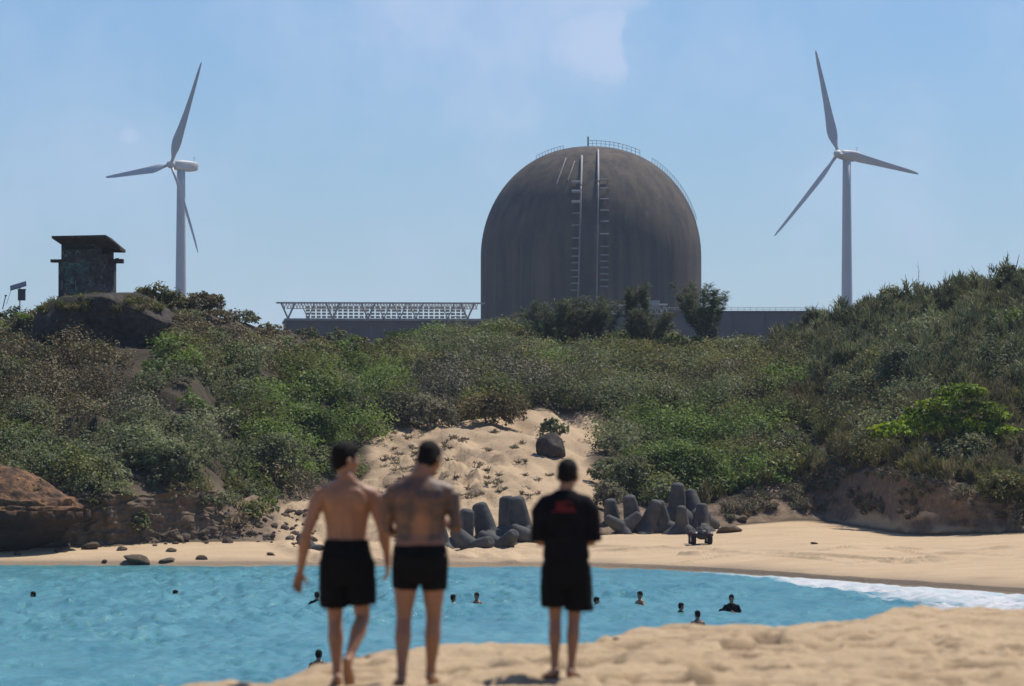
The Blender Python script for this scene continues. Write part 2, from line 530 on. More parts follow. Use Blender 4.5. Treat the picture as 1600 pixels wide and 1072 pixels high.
mask = wm('MAXIMUM', wm('MAXIMUM', wm('MAXIMUM', wide, puff), wm('MAXIMUM', small, band)), veil)
mask = wm('ADD', mask, wm('MULTIPLY', hazy, 0.9), True)
mask = wm('MULTIPLY', mask, maprange(sp.outputs[1], 0.05, 0.3))
tintn = N.new('ShaderNodeMix'); tintn.data_type = 'RGBA'; tintn.blend_type = 'MULTIPLY'
tintn.inputs['Factor'].default_value = 1.0
L.new(sky.outputs[0], tintn.inputs['A']); tintn.inputs['B'].default_value = (0.665, 0.835, 1.10, 1)
cm = N.new('ShaderNodeMix'); cm.data_type = 'RGBA'
L.new(mask, cm.inputs['Factor']); L.new(tintn.outputs['Result'], cm.inputs['A'])
cm.inputs['B'].default_value = (5.9, 7.0, 9.3, 1)
L.new(cm.outputs['Result'], bg.inputs['Color'])
bg.inputs['Strength'].default_value = 0.075

sd = bpy.data.lights.new('sun', 'SUN'); sd.energy = 3.6; sd.angle = R(0.5); sd.color = (1.0, 0.955, 0.88)
so = bpy.data.objects.new('sun', sd); COL.objects.link(so)
sdir = Vector((math.cos(SUN_EL) * math.sin(SUN_AZ), math.cos(SUN_EL) * math.cos(SUN_AZ), math.sin(SUN_EL)))
so.rotation_euler = sdir.to_track_quat('Z', 'Y').to_euler()
so.location = (200, 200, 300)
scn.view_settings.view_transform = 'Standard'
scn.view_settings.look = 'None'
scn.view_settings.exposure = 0.38
scn.view_settings.gamma = 1.0

# ------------------------------------------------------------------ haze
hb = bpy.data.meshes.new('haze')
bm = bmesh.new(); bmesh.ops.create_cube(bm, size=1.0)
for v in bm.verts: v.co = Vector((v.co.x * 2200, 1150 + v.co.y * 2700, 67 + v.co.z * 146))
bm.to_mesh(hb); bm.free()
hm = bpy.data.materials.new('sea haze'); hm.use_nodes = True
hn = hm.node_tree.nodes; hn.remove(hn['Principled BSDF'])
pv_ = hn.new('ShaderNodeVolumePrincipled')
pv_.inputs['Color'].default_value = (0.72, 0.84, 1.0, 1)
pv_.inputs['Density'].default_value = HAZE
hm.node_tree.links.new(pv_.outputs[0], hn['Material Output'].inputs['Volume'])
tag(link('haze', hb, hm), 'thin bluish sea haze over the cove and headland', 'haze', kind='stuff')

# ------------------------------------------------------------------ near beach
CU = [-2500, 0, 250, 300, 400, 480, 540, 600, 700, 800, 860, 930, 960, 1000, 1060, 1150, 1250, 1350, 1400, 1500, 1600, 1900, 2400, 4000]
CP = [1130, 1088, 1074, 1064, 1056, 1047, 1024, 1013, 1004, 1003, 1001, 998, 986, 976, 971, 972, 968, 962, 951, 946, 943, 925, 860, 815]
ZN = 3.4
def near_z(x, Y, bumps=True, want=False):
    x = np.asarray(x, float); Y = np.asarray(Y, float)
    u = 800 + F * x / np.maximum(Y, 8)
    u = np.where(Y < 20, 800 + F * x / 30.0, u)
    yc = (CAMZ - ZN) * F / (np.interp(u, CU, CP) - 720.0)
    d = Y - yc
    z = ZN - 0.34 * np.log1p(np.exp(np.clip(d / 0.35 - 1.2, -30, 30))) * 0.35
    z = np.where(d > 8, ZN - 0.34 * (d - 0.42), z)
    z = np.maximum(z, -2.5)
    if bumps:
        fade = 1 - sstep(2.0, 8.0, d)
        b = 0.055 * fbm(x * 0.8, Y * 0.5, 0, 3, 3)
        r = vnoise(x * 2.6, Y * 2.2, 0, 21)
        tramp = 0.25 + 0.75 * sstep(-0.25, 0.25, fbm(x * 0.45, Y * 0.25, 0, 25, 3))
        foot = tramp * (-0.10 * sstep(0.26, 0.42, r) + 0.055 * sstep(0.2, 0.65, vnoise(x * 2.9, Y * 2.5, 3.3, 22)) - 0.07 * sstep(0.36, 0.5, vnoise(x * 4.3, Y * 3.6, 7.3, 23)))
        fine = 0.038 * fbm(x * 5, Y * 4.5, 0, 31, 4, 0.65)
        if want: return np.clip(np.where(d < 1.0, tramp * (sstep(0.28, 0.42, r) + sstep(0.38, 0.5, vnoise(x * 4.3, Y * 3.6, 7.3, 23)) + 0.6 * sstep(0.45, 0.6, vnoise(x * 9, Y * 6, 1.3, 24))), 0), 0, 1)
        z = z + (b + foot + fine) * (0.25 + 0.75 * fade) * np.where(z > -2.4, 1, 0)
    return z
def spaced(a, b, step, far_lo, far_hi, n=14):
    core = np.arange(a, b, step)
    lo = a - (a - far_lo) * np.linspace(1, 0, n, endpoint=False) ** 3
    hi = core[-1] + (far_hi - core[-1]) * (np.linspace(0, 1, n + 1)[1:]) ** 3
    return np.concatenate([lo, core, hi])
xs = spaced(-7.5, 9.5, 0.04, -300, 300)
ys = spaced(26, 62, 0.07, -120, 110)
X, Yg = np.meshgrid(xs, ys)
Z = near_z(X, Yg)
me = np_mesh('near_beach', np.stack([X.ravel(), Yg.ravel(), Z.ravel()], 1), grid_quads(len(ys), len(xs)), True, attrs={'print': near_z(X, Yg, True, True).ravel()})
tag(link('near_beach', me, M['near_sand']), 'trampled golden sand berm in the foreground under the walkers', 'beach', kind='structure')

# ------------------------------------------------------------------ far terrain
#  contours per picture column: (depth, picture row)
U = np.arange(-900, 2700, 6.0)
def kc(xk, yk, w=10): return sm(U, xk, yk, w)
# shoreline
Y0 = kc([-900, 0, 450, 900, 1000, 1100, 1200, 1300, 1400, 1500, 1600, 1900, 2700],
        [216, 216, 215, 213, 209, 203, 196, 188, 181, 175, 169, 150, 105])
Y1 = kc([-900, 0, 150, 300, 400, 500, 600, 700, 850, 1000, 1100, 1250, 1330, 1420, 1600, 1900, 2700],
        [224, 222, 223, 226, 226, 227, 228, 228, 233, 240, 245, 250, 246, 234, 230, 228, 215])
p1 = kc([-900, 0, 150, 250, 400, 480, 600, 700, 850, 950, 1100, 1150, 1250, 1300, 1420, 1600, 1900, 2700],
        [856, 858, 856, 848, 846, 852, 856, 856, 846, 833, 826, 821, 812, 818, 838, 832, 832, 832])
Y2 = Y1 + kc([-900, 100, 300, 350, 400, 440, 500, 620, 700, 900, 960, 1150, 1230, 1370, 1420, 1600, 1900, 2700],
             [0.7, 0.7, 0.8, 3, 8, 14, 16, 16, 16, 10, 8, 5, 3.8, 3.6, 0.9, 0.8, 0.8, 0.8])
p2 = kc([-900, 0, 150, 250, 330, 380, 440, 500, 600, 700, 800, 860, 920, 1000, 1100, 1170, 1250, 1350, 1420, 1500, 1600, 1900, 2700],
        [770, 770, 775, 772, 768, 770, 780, 780, 770, 765, 765, 775, 790, 795, 795, 765, 745, 737, 740, 768, 792, 790, 790])
Y4 = kc([-900, 0, 200, 330, 420, 520, 600, 750, 1000, 1150, 1250, 1400, 1600, 1900, 2700],
        [270, 270, 272, 276, 284, 296, 305, 312, 312, 310, 304, 296, 290, 288, 280])
p4 = kc([-900, -300, 0, 75, 150, 240, 280, 330, 400, 460, 520, 600, 700, 800, 900, 1000, 1100, 1180, 1250, 1300, 1400, 1500, 1600, 1900, 2700],
        [500, 505, 500, 492, 484, 470, 476, 490, 508, 519, 530, 537, 541, 544, 546, 548, 552, 550, 540, 525, 500, 478, 462, 440, 430], 6)
Y3 = Y2 + (Y4 - Y2) * 0.5
p3 = p2 + (p4 - p2) * kc([-900, 300, 700, 1000, 1300, 2700], [0.60, 0.60, 0.56, 0.58, 0.56, 0.58])
def Zp(p, Yv): return zpix(p, Yv)
rows = []          # list of (Y array, z array)
rows.append((Y0 - 60, np.full_like(U, -3.0)))
cont = [(Y0 - 14, np.full_like(U, -1.3), 5), (Y0, np.full_like(U, 0.02), 22), (Y0 + 0.5, np.full_like(U, 0.20), 8),
        (Y1, Zp(p1, Y1), 190), (Y2, Zp(p2, Y2), 70), (Y3, Zp(p3, Y3), 90), (Y4, Zp(p4, Y4), 90),
        (Y4 + 14, Zp(p4, Y4) - 0.3, 16), (Y4 + 60, Zp(p4, Y4) * 0.5 + 6.5, 10), (Y4 * 0 + 600, U * 0 + 13.5, 10), (U * 0 + 1600, U * 0 + 12.0, 12), (U * 0 + 2400, U * 0 + 10.0, 8)]
TY, TZ, TS = [rows[0][0]], [rows[0][1]], [np.full_like(U, -1.0)]
prev = rows[0]
for si, (yc, zc, n) in enumerate(cont):
    for i in range(1, n + 1):
        t = i / n
        TY.append(prev[0] + (yc - prev[0]) * t); TZ.append(prev[1] + (zc - prev[1]) * t)
        TS.append(np.full_like(U, si + t))
    prev = (yc, zc)
TY = np.array(TY); TZ = np.array(TZ); TS = np.array(TS)      # TS: section coordinate: 3..4 beach, 4..5 cliff, 5..6,6..7 slope
# gentle smoothing along the profile in the slope
for _ in range(6):
    a = TZ.copy()
    a[1:-1] = (TZ[:-2] + 2 * TZ[1:-1] + TZ[2:]) / 4
    m = (TS > 4.55) & (TS < 8.5)
    TZ = np.where(m, a, TZ)
UU = np.broadcast_to(U, TY.shape)
TX = (UU - 800) / F * np.minimum(TY, 1e9)
def in_poly(x, y, poly):
    x = np.asarray(x); y = np.asarray(y); r = np.zeros(x.shape, bool)
    n = len(poly)
    for i in range(n):
        x1, y1 = poly[i]; x2, y2 = poly[(i + 1) % n]
        c = ((y1 > y) != (y2 > y)) & (x < (x2 - x1) * (y - y1) / (y2 - y1 + 1e-9) + x1)
        r ^= c
    return r
GULLY = [(585, 690), (630, 655), (715, 655), (785, 648), (850, 642), (900, 660), (955, 668), (950, 705), (920, 735), (935, 765), (930, 800), (900, 840), (850, 870), (480, 880), (430, 850), (440, 790), (520, 760), (575, 750)]
def gully_mask(u, p):
    wu = u + 16 * fbm(u / 40, p / 30, 0, 61, 3); wp = p + 12 * fbm(u / 40, p / 30, 5, 62, 3)
    return in_poly(wu, wp, GULLY)
py0 = pypix(TY, TZ)
beach = sstep(1.6, 2.2, TS) * (1 - sstep(3.97, 4.03, TS))
cliff = sstep(4.0, 4.1, TS) * (1 - sstep(4.9, 5.15, TS))
slope = sstep(4.9, 5.3, TS) * (1 - sstep(8.4, 9, TS))
gm = gully_mask(UU, py0).astype(float)
for _ in range(4):
    gm[1:-1, 1:-1] = (gm[1:-1, 1:-1] * 2 + gm[:-2, 1:-1] + gm[2:, 1:-1] + gm[1:-1, :-2] + gm[1:-1, 2:]) / 6
rough_g = np.exp(-(((UU - 695) / 115) ** 2 + ((py0 - 742) / 55) ** 2)) * gm
# displacement
dz = beach * (0.03 * fbm(TX * 0.5, TY * 0.3, 0, 5, 3) + 0.012 * fbm(TX * 3, TY * 2, 0, 6, 3))
dz += slope * (1 - gm) * (1 - 0.8 * sstep(5.9, 6.7, TS)) * (1.5 * fbm(TX * 0.17, TY * 0.17, 0, 7, 4) + 0.25 * fbm(TX * 0.9, TY * 0.9, 0, 8, 3))
dz += gm * 0.30 * (1 - 2.2 * np.abs(fbm(TX * 0.75 + 0.15 * TY, TY * 0.13, 0, 96, 3))) + gm * (0.14 * fbm(TX * 0.5, TY * 0.5, 0, 9, 4) + 0.05 * fbm(TX * 2.5, TY * 2.5, 0, 92, 4, 0.6))
rg = fbm(TX * 1.1 + 0.35 * TY, TY * 0.5 - 0.25 * TX, 0, 10, 5, 0.6)
dz += rough_g * (1.1 * np.abs(rg) + 0.50 * fbm(TX * 2.6, TY * 2.2, 0, 11, 5, 0.7))
# dark crevice in the left headland
cx_ = 335 + (py0 - 560) * 0.22
crev = np.exp(-((UU - cx_ - 14 * vnoise(py0 / 40, 0, 0, 5)) / 30) ** 2) * sstep(545, 600, py0) * (1 - sstep(770, 800, py0)) * slope
dz -= crev * (2.4 + 1.2 * fbm(TX * 1.2, TY * 1.2, 0, 93, 4, 0.65))
pit = slope * (1 - gm) * sstep(0.20, 0.36, fbm(TX * 0.30, TY * 0.20, 0, 94, 3)) * (1 - 0.6 * sstep(560, 700, UU)) * (1 - sstep(5.8, 6.4, TS))
dz -= pit * (1.5 + 0.8 * fbm(TX * 1.1, TY * 1.1, 0, 95, 4, 0.65))
dy = cliff * (1 - gm) * (0.8 * fbm(TX * 0.33, TZ * 0.35, 0, 12, 5, 0.6) + 0.34 * fbm(TX * 1.6, TZ * 1.6, 0, 17, 4, 0.65) + (UU < 480) * 0.35 * (1 - 2 * np.abs(fbm(TX * 1.3, TZ * 2.2, 0, 18, 4, 0.6))) + 0.40 * (1 - 2 * np.abs(fbm(TX * 0.9 + TZ * 0.4, TZ * 0.35, 0, 13, 4))))
# erosion flutes and undercut on the right bank
rb = sstep(1150, 1230, UU)
tcl = np.clip(TS - 4, 0, 1)
dy -= cliff * rb * 0.6 * (vnoise(TX * 0.55 + TZ * 0.5, 0.3 * TZ, 0, 14))
dy += cliff * rb * sstep(1390, 1430, UU) * 0.3 * (1 - np.abs(tcl - 0.35) * 2).clip(0, 1)
# slumped blocks and fans of sand at the foot of the right bank
dz += cliff * 0.3 * fbm(TX * 1.5, TY * 1.5, TZ, 15, 4)
# wheel tracks on the sand
tracks = [[(1060, 868), (1150, 863), (1260, 860), (1400, 857), (1520, 860), (1700, 852)],
          [(1050, 882), (1130, 872), (1200, 864), (1290, 868), (1420, 880), (1560, 872), (1700, 858)],
          [(930, 857), (1040, 856), (1120, 860), (1240, 870), (1330, 881), (1460, 876), (1640, 866)],
          [(1380, 858), (1450, 868), (1530, 866), (1640, 875)], [(860, 868), (960, 862), (1080, 854)]]
rut = np.zeros_like(TY)
for tr in tracks:
    a = np.array(tr, float)
    uu = UU[0]
    pc = np.interp(uu, a[:, 0], a[:, 1], left=np.nan, right=np.nan)
    pc = pc + 1.6 * vnoise(uu / 35.0, a[0, 0], 0, 77)
    zt = 0.65
    yt = np.where(np.isfinite(pc), (CAMZ - zt) * F / (np.nan_to_num(pc, nan=850) - 720), -99)
    # solve for depth on the real profile
    bm_ = (TS > 3) & (TS < 4)
    dd = np.abs(np.where(bm_, py0, 9999) - np.nan_to_num(pc, nan=-9999)[None, :])
    sel = np.argmin(dd, 0)
    yt = np.where(np.isfinite(pc), TY[sel, np.arange(len(uu))], -99)
    d = TY - yt[None, :]
    rut += np.exp(-(d / 0.30) ** 2) * 0.10 - np.exp(-((d - 0.7) / 0.35) ** 2) * 0.04
dz += beach * np.clip(rut, -0.08, 0.14) * 2.0 * (0.6 + 0.5 * vnoise(TX * 0.7, TY * 0.2, 0, 78))
TZ2 = TZ + dz; TY2 = TY + dy
TX2 = (UU - 800) / F * TY          # keep lateral position of the undisturbed profile
# sand fans at the foot of the right bank
pyf = pypix(TY2, TZ2)
sandm = np.clip(beach + gm * (1 - (0.16 + 0.22 * sstep(-0.1, 0.3, fbm(TX * 0.5, TY * 0.2, 0, 97, 4))) * (1 - beach)) * (1 - 0.75 * np.clip(rough_g * 1.3, 0, 1) * sstep(-0.1, 0.3, rg)), 0, 1)
fan = cliff * rb * (tcl < 0.42) * sstep(0.0, 0.35, fbm(UU / 60, tcl * 2, 0, 16, 3) + 0.35 * np.exp(-((UU - 1370) / 60) ** 2) - tcl * 0.8)
sandm = np.clip(sandm + fan, 0, 1)
soilm = np.clip(0.9 * gm + cliff * (1 - 0.25 * sstep(420, 360, UU)) + np.exp(-((UU - 430) / 60) ** 2) * (py0 > 700) + 0.7 * rough_g, 0, 1)
wet = beach * (1 - sstep(0.10, 0.42, TZ2 + 0.12 * fbm(TX * 0.3, TY * 0.1, 0, 19, 3))) * 0.9
verts = np.stack([TX2.ravel(), TY2.ravel(), TZ2.ravel()], 1)
me = np_mesh('hill', verts, grid_quads(*TY.shape), True, attrs={'sand': sandm, 'soil': soilm, 'wet': np.clip(wet + beach * np.clip(rut * 6, 0, 0.6) * (0.6 + 0.5 * vnoise(TX * 0.7, TY * 0.2, 0, 78)), 0, 1)})
tag(link('hill', me, M['terrain']), 'scrub covered headland rising from a pale sandy cove', 'hill', kind='structure')

# ------------------------------------------------------------------ sea
uw = np.concatenate([np.arange(-1400, -200, 40.0), np.arange(-200, 1800, 4.5), np.arange(1800, 3000, 40.0)])
yw = [40.0]
while yw[-1] < 235: yw.append(yw[-1] + (0.09 + 0.0009 * max(0, yw[-1] - 80)) * (1 if yw[-1] > 95 else 4))
yw = np.array(yw)
WU, WY = np.meshgrid(uw, yw)
WX = (WU - 800) / F * WY
y0w = np.interp(uw, U, Y0)[None, :]
ds = y0w - WY                                  # metres to the shore
calm = sstep(-1, 9, ds)
wz = (0.06 * fbm(WX * 0.22, WY * 0.14, 0, 41, 2) + (0.7 + 0.6 * sstep(-0.3, 0.3, fbm(WX * 0.09, WY * 0.04, 0, 45, 2))) * (0.19 * fbm(WX * 0.9, WY * 0.34, 0, 42, 3, 0.6) + 0.14 * fbm(WX * 2.2, WY * 0.8, 0, 43, 2, 0.6))) * (0.25 + 0.75 * calm)
fw = np.interp(uw, [-1400, 300, 700, 1000, 1130, 1200, 1320, 1400, 1470, 1600, 1800, 3000], [0.7, 0.6, 0.35, 0.8, 4, 9, 20, 31, 38, 48, 55, 55])[None, :]
foam = (1 - sstep(0.42, 1.15, ds / fw + 0.35 * fbm(WX * 0.35, WY * 0.12, 0, 49, 3))) * np.interp(uw, [-1400, 200, 420, 800, 1000, 1150, 1250, 3000], [0.62, 0.62, 0.35, 0.35, 0.42, 0.80, 1.05, 1.05])[None, :]
foam = np.where(ds < -2, 0.3, foam)
# a small breaking wave on the right
br = np.exp(-((ds - fw * 0.62 - 1.5 * vnoise(WX * 0.25, 0, 0, 46)) / 0.8) ** 2) * sstep(1230, 1330, WU)
wz = wz + 0.16 * br * (0.6 + 0.6 * vnoise(WX * 0.4, 0, 0, 47))
br2 = np.exp(-((ds - fw * 0.98) / 0.6) ** 2) * sstep(1180, 1330, WU)
wz = wz + 0.10 * br2
foam = np.clip(foam + 0.25 * br + 0.45 * br2 * sstep(-0.2, 0.3, vnoise(WX * 0.5, WY * 0.1, 0, 48)), 0, 1.15)
lap = sstep(14, 0, ds) * sstep(1100, 1300, WU)
me = np_mesh('sea', np.stack([WX.ravel(), WY.ravel(), wz.ravel()], 1), grid_quads(*WU.shape), True,
             attrs={'foam': foam, 'shallow': np.clip(lap, 0, 1)})
tag(link('sea', me, M['water']), 'rippled turquoise water of the sheltered cove', 'sea', kind='structure')

# ------------------------------------------------------------------ ground lookup
PYF = pypix(TY2, TZ2)
def ground_at(u, py, lo=1.9, hi=7.0):
    c = int(np.clip(round((u - U[0]) / 6.0), 0, len(U) - 1))
    ts = TS[:, c]; ok = (ts > lo) & (ts < hi)
    d = np.where(ok, np.abs(PYF[:, c] - py), 1e9)
    r = int(np.argmin(d))
    return Vector(((u - 800) / F * TY2[r, c], TY2[r, c], TZ2[r, c]))
def hill_z(x, y):
    """height of the hill sheet under (x,y)"""
    u = 800 + F * x / y
    c = int(np.clip(round((u - U[0]) / 6.0), 0, len(U) - 1))
    o = np.argsort(TY2[:, c])
    return float(np.interp(y, TY2[o, c], TZ2[o, c]))

# ------------------------------------------------------------------ foliage
PAL = {
 'T': [(0.27, 0.20, 0.13), (0.22, 0.165, 0.11), (0.18, 0.14, 0.10), (0.24, 0.20, 0.13)],
 'A': [(0.115, 0.132, 0.070), (0.135, 0.150, 0.085), (0.090, 0.112, 0.050), (0.145, 0.155, 0.098)],
 'B': [(0.118, 0.090, 0.052), (0.132, 0.102, 0.058), (0.095, 0.092, 0.045), (0.130, 0.112, 0.068)],
 'C': [(0.092, 0.135, 0.036), (0.112, 0.152, 0.042), (0.074, 0.108, 0.032), (0.120, 0.148, 0.058)],
 'D': [(0.110, 0.115, 0.045), (0.130, 0.130, 0.050), (0.085, 0.100, 0.035), (0.14, 0.12, 0.06)],
 'E': [(0.120, 0.110, 0.080), (0.135, 0.126, 0.096), (0.10, 0.092, 0.062), (0.105, 0.112, 0.068)],
 'F': [(0.125, 0.140, 0.075), (0.150, 0.158, 0.090), (0.105, 0.122, 0.062), (0.165, 0.150, 0.095)],
 'G': [(0.110, 0.105, 0.055), (0.135, 0.115, 0.070), (0.085, 0.090, 0.045), (0.155, 0.130, 0.085)],
 'Y': [(0.200, 0.265, 0.030), (0.150, 0.215, 0.028), (0.240, 0.300, 0.040), (0.10, 0.15, 0.03)],
 'K': [(0.110, 0.135, 0.066), (0.130, 0.150, 0.078), (0.120, 0.130, 0.074), (0.10, 0.105, 0.062)],
}
PAL['F'] = [tuple(c * 1.25 for c in q) for q in PAL['F']]
for k_ in 'ABCDEG': PAL[k_] = [tuple(min(1, c * 1.22) for c in q) for q in PAL[k_]]
for k_ in 'ABCDEFG': PAL[k_] = [(q[0] * 1.13, q[1] * 1.09, q[2] * 0.97) for q in PAL[k_]]
def unit(v): return v / np.maximum(np.linalg.norm(v, axis=-1, keepdims=True), 1e-9)
def leaves_mesh(name, c, r, hz, types, nleaf, lsize, g, low=-0.15):
    """leaf quads in twig clusters on lumpy domes; c (n,3) centres, r radii, hz vertical scale"""
    n = len(c)
    idx = np.repeat(np.arange(n), nleaf)
    ncl = np.maximum(6, (np.asarray(nleaf) / 9).astype(int))
    cid = np.concatenate([g.integers(0, k, m) for k, m in zip(ncl, nleaf)])
    # cluster directions
    off = np.concatenate([[0], np.cumsum(ncl)])
    tot = off[-1]
    d = unit(g.normal(size=(tot, 3)))
    d[:, 2] = np.where(d[:, 2] < low, -d[:, 2], d[:, 2])
    rr = 0.60 + 0.48 * g.random(tot) ** 0.7
    bi = np.repeat(np.arange(n), ncl)
    rr *= 1 + 0.30 * vnoise(d[:, 0] * 1.7 + bi * 3.3, d[:, 1] * 1.7, d[:, 2] * 1.7, 5)
    cl = d * rr[:, None]
    gi = off[idx] + cid
    p = cl[gi] + g.normal(size=(len(idx), 3)) * 0.13
    p = p * r[idx][:, None]
    p[:, 2] *= hz[idx]
    pos = c[idx] + p
    nrm = unit(d[gi] * 0.55 + g.normal(size=(len(idx), 3)) * 0.55 + np.array([0, 0, 0.55]))
    t = unit(np.cross(nrm, g.normal(size=(len(idx), 3))))
    b = np.cross(nrm, t)
    Ls = np.asarray(lsize)[idx] * (0.65 + 0.7 * g.random(len(idx)))
    Wd = Ls * 0.30
    fold = nrm * (Wd * 0.45)[:, None]
    v = np.stack([pos - t * (Ls / 2)[:, None], pos + b * Wd[:, None] + fold, pos + t * (Ls / 2)[:, None], pos - b * Wd[:, None] + fold], 1)
    q = np.arange(len(idx) * 4).reshape(-1, 4)
    pal = np.array([[PAL[ty][k] for k in range(4)] for ty in types])
    col = pal[idx, (g.random(len(idx)) ** 1.3 * 4).astype(int) % 4]
    clj = 0.75 + 0.5 * g.random(tot)
    bj = 0.55 + 0.85 * g.random(n)
    col = col * (clj[gi] * bj[idx] * (0.88 + 0.24 * g.random(len(idx))))[:, None]
    return np_mesh(name, v.reshape(-1, 3), q, False, np.repeat(col, 4, 0))

def strands_mesh(name, c, r, h, types, ns, g, lean=0.35, wid=0.028, seglen=(0.35, 0.8), droop=0.25):
    """thin needle sprays and grass blades filling upright clumps"""
    n = len(c)
    idx = np.repeat(np.arange(n), ns); m = len(idx)
    a = g.random(m) * 2 * np.pi; q = np.sqrt(g.random(m))
    hh = g.random(m) ** 0.8
    prof = (1 - 0.65 * hh ** 1.6)
    # gather in upright sprays
    nsp = 9
    sa = g.random((n, nsp)) * 2 * np.pi; sr = np.sqrt(g.random((n, nsp))); st = 0.55 + 0.5 * g.random((n, nsp))
    k = g.integers(0, nsp, m)
    base = np.stack([np.cos(sa[idx, k]) * sr[idx, k] * 0.8 + np.cos(a) * q * 0.28, np.sin(sa[idx, k]) * sr[idx, k] * 0.8 + np.sin(a) * q * 0.28], 1)
    out = base * (prof * r[idx])[:, None] * (0.6 + 0.6 * hh)[:, None]
    pos = c[idx] + np.stack([out[:, 0], out[:, 1], hh * h[idx] * st[idx, k]], 1)
    d = unit(np.stack([base[:, 0] * lean * 1.5 + g.normal(size=m) * lean, base[:, 1] * lean * 1.5 + g.normal(size=m) * lean, np.full(m, 1.0) + g.normal(size=m) * 0.25], 1))
    Ls = (seglen[0] + (seglen[1] - seglen[0]) * g.random(m))
    side = unit(np.cross(d, g.normal(size=(m, 3))))
    W = wid * (0.7 + 0.6 * g.random(m))
    p1 = pos + d * (Ls * 0.55)[:, None]
    d2 = unit(d + np.stack([g.normal(size=m) * droop, g.normal(size=m) * droop, -np.abs(g.normal(size=m)) * droop * 2], 1))
    p2 = p1 + d2 * (Ls * 0.45)[:, None]
    v = np.stack([pos - side * W[:, None], pos + side * W[:, None], p1 + side * (W * 0.9)[:, None], p1 - side * (W * 0.9)[:, None], p2 + side * (W * 0.25)[:, None], p2 - side * (W * 0.25)[:, None]], 1)
    o = np.arange(m)[:, None] * 6
    qd = np.concatenate([o + np.array([[0, 1, 2, 3]]), o + np.array([[3, 2, 4, 5]])], 0)
    pal = np.array([[PAL[ty][kk] for kk in range(4)] for ty in types])
    col = pal[idx, g.integers(0, 4, m)] * ((0.75 + 0.5 * g.random(n))[idx] * (0.7 + 0.6 * g.random((n, nsp)))[idx, k] * (0.8 + 0.4 * g.random(m)))[:, None]
    return np_mesh(name, v.reshape(-1, 3), qd, False, np.repeat(col, 6, 0))

# ---- where the mass of scrub grows
rr_, cc_ = np.where((TS > 4.15) & (TS < 7.12) & (UU > -170) & (UU < 1780))
ar = np.abs((TY2[np.minimum(rr_ + 1, len(TY2) - 1), cc_] - TY2[rr_ - 1, cc_]) / 2) * (6.0 / F * TY2[rr_, cc_])
ar = np.maximum(ar, 0.35 * np.abs(TZ2[np.minimum(rr_ + 1, len(TY2) - 1), cc_] - TZ2[rr_ - 1, cc_]) / 2 * (6.0 / F * TY2[rr_, cc_]))
uu_ = UU[rr_, cc_]; pp_ = PYF[rr_, cc_]; ts_ = TS[rr_, cc_]
gmv = gm[rr_, cc_]; cl_ = cliff[rr_, cc_]; cv_ = crev[rr_, cc_]
y_ = TY2[rr_, cc_]
hole = (uu_ > 40) & (uu_ < 268) & (pp_ > 470) & (pp_ < 560 + 45 * np.exp(-((uu_ - 210) / 28) ** 2)) & (y_ < 266)
gmd = gm.copy()
for _ in range(10):
    gmd[1:-1, 1:-1] = (gmd[1:-1, 1:-1] * 2 + gmd[:-2, 1:-1] + gmd[2:, 1:-1] + gmd[1:-1, :-2] + gmd[1:-1, 2:]) / 6
gmv = np.maximum(gmv, 2.0 * gmd[rr_, cc_])
dens = (1 - sstep(0.1, 0.5, gmv)) * (1 - hole) * (1 - (0.90 + 0.09 * rb[rr_, cc_]) * cl_) * (1 - 0.55 * sstep(0.45, 0.8, cv_)) * (1 - 0.85 * pit[rr_, cc_])
flo = 0.15 + 0.5 * sstep(5.6, 6.2, ts_)
dens *= flo + (1 - flo) * sstep(-0.22, 0.12, fbm(uu_ / 38, pp_ / 26, 0, 51, 3))
# scruffier edge of the cliff
dens = np.where((ts_ > 4.15) & (ts_ < 4.98), np.maximum(dens, (0.45 + 0.6 * (ts_ > 4.6)) * (uu_ < 470) * (gmv < 0.2) * sstep(-0.15, 0.15, fbm(uu_ / 24, ts_ * 4, 0, 66, 2))), dens)
wt = ar * dens
def sample(n, extra=None, g=rng):
    p = wt if extra is None else wt * extra
    p = p / p.sum()
    i = g.choice(len(p), n, p=p)
    jx = (g.random(n) - 0.5) * 0.25; jy = (g.random(n) - 0.5) * 0.4
    return np.stack([TX2[rr_[i], cc_[i]] + jx, TY2[rr_[i], cc_[i]] + jy, TZ2[rr_[i], cc_[i]]], 1), uu_[i], pp_[i], ts_[i]
def G2(u, p, cu, cp, su, sp_, a): return a * np.exp(-((u - cu) / su) ** 2 - ((p - cp) / sp_) ** 2)
TYPES = 'ABCDE'
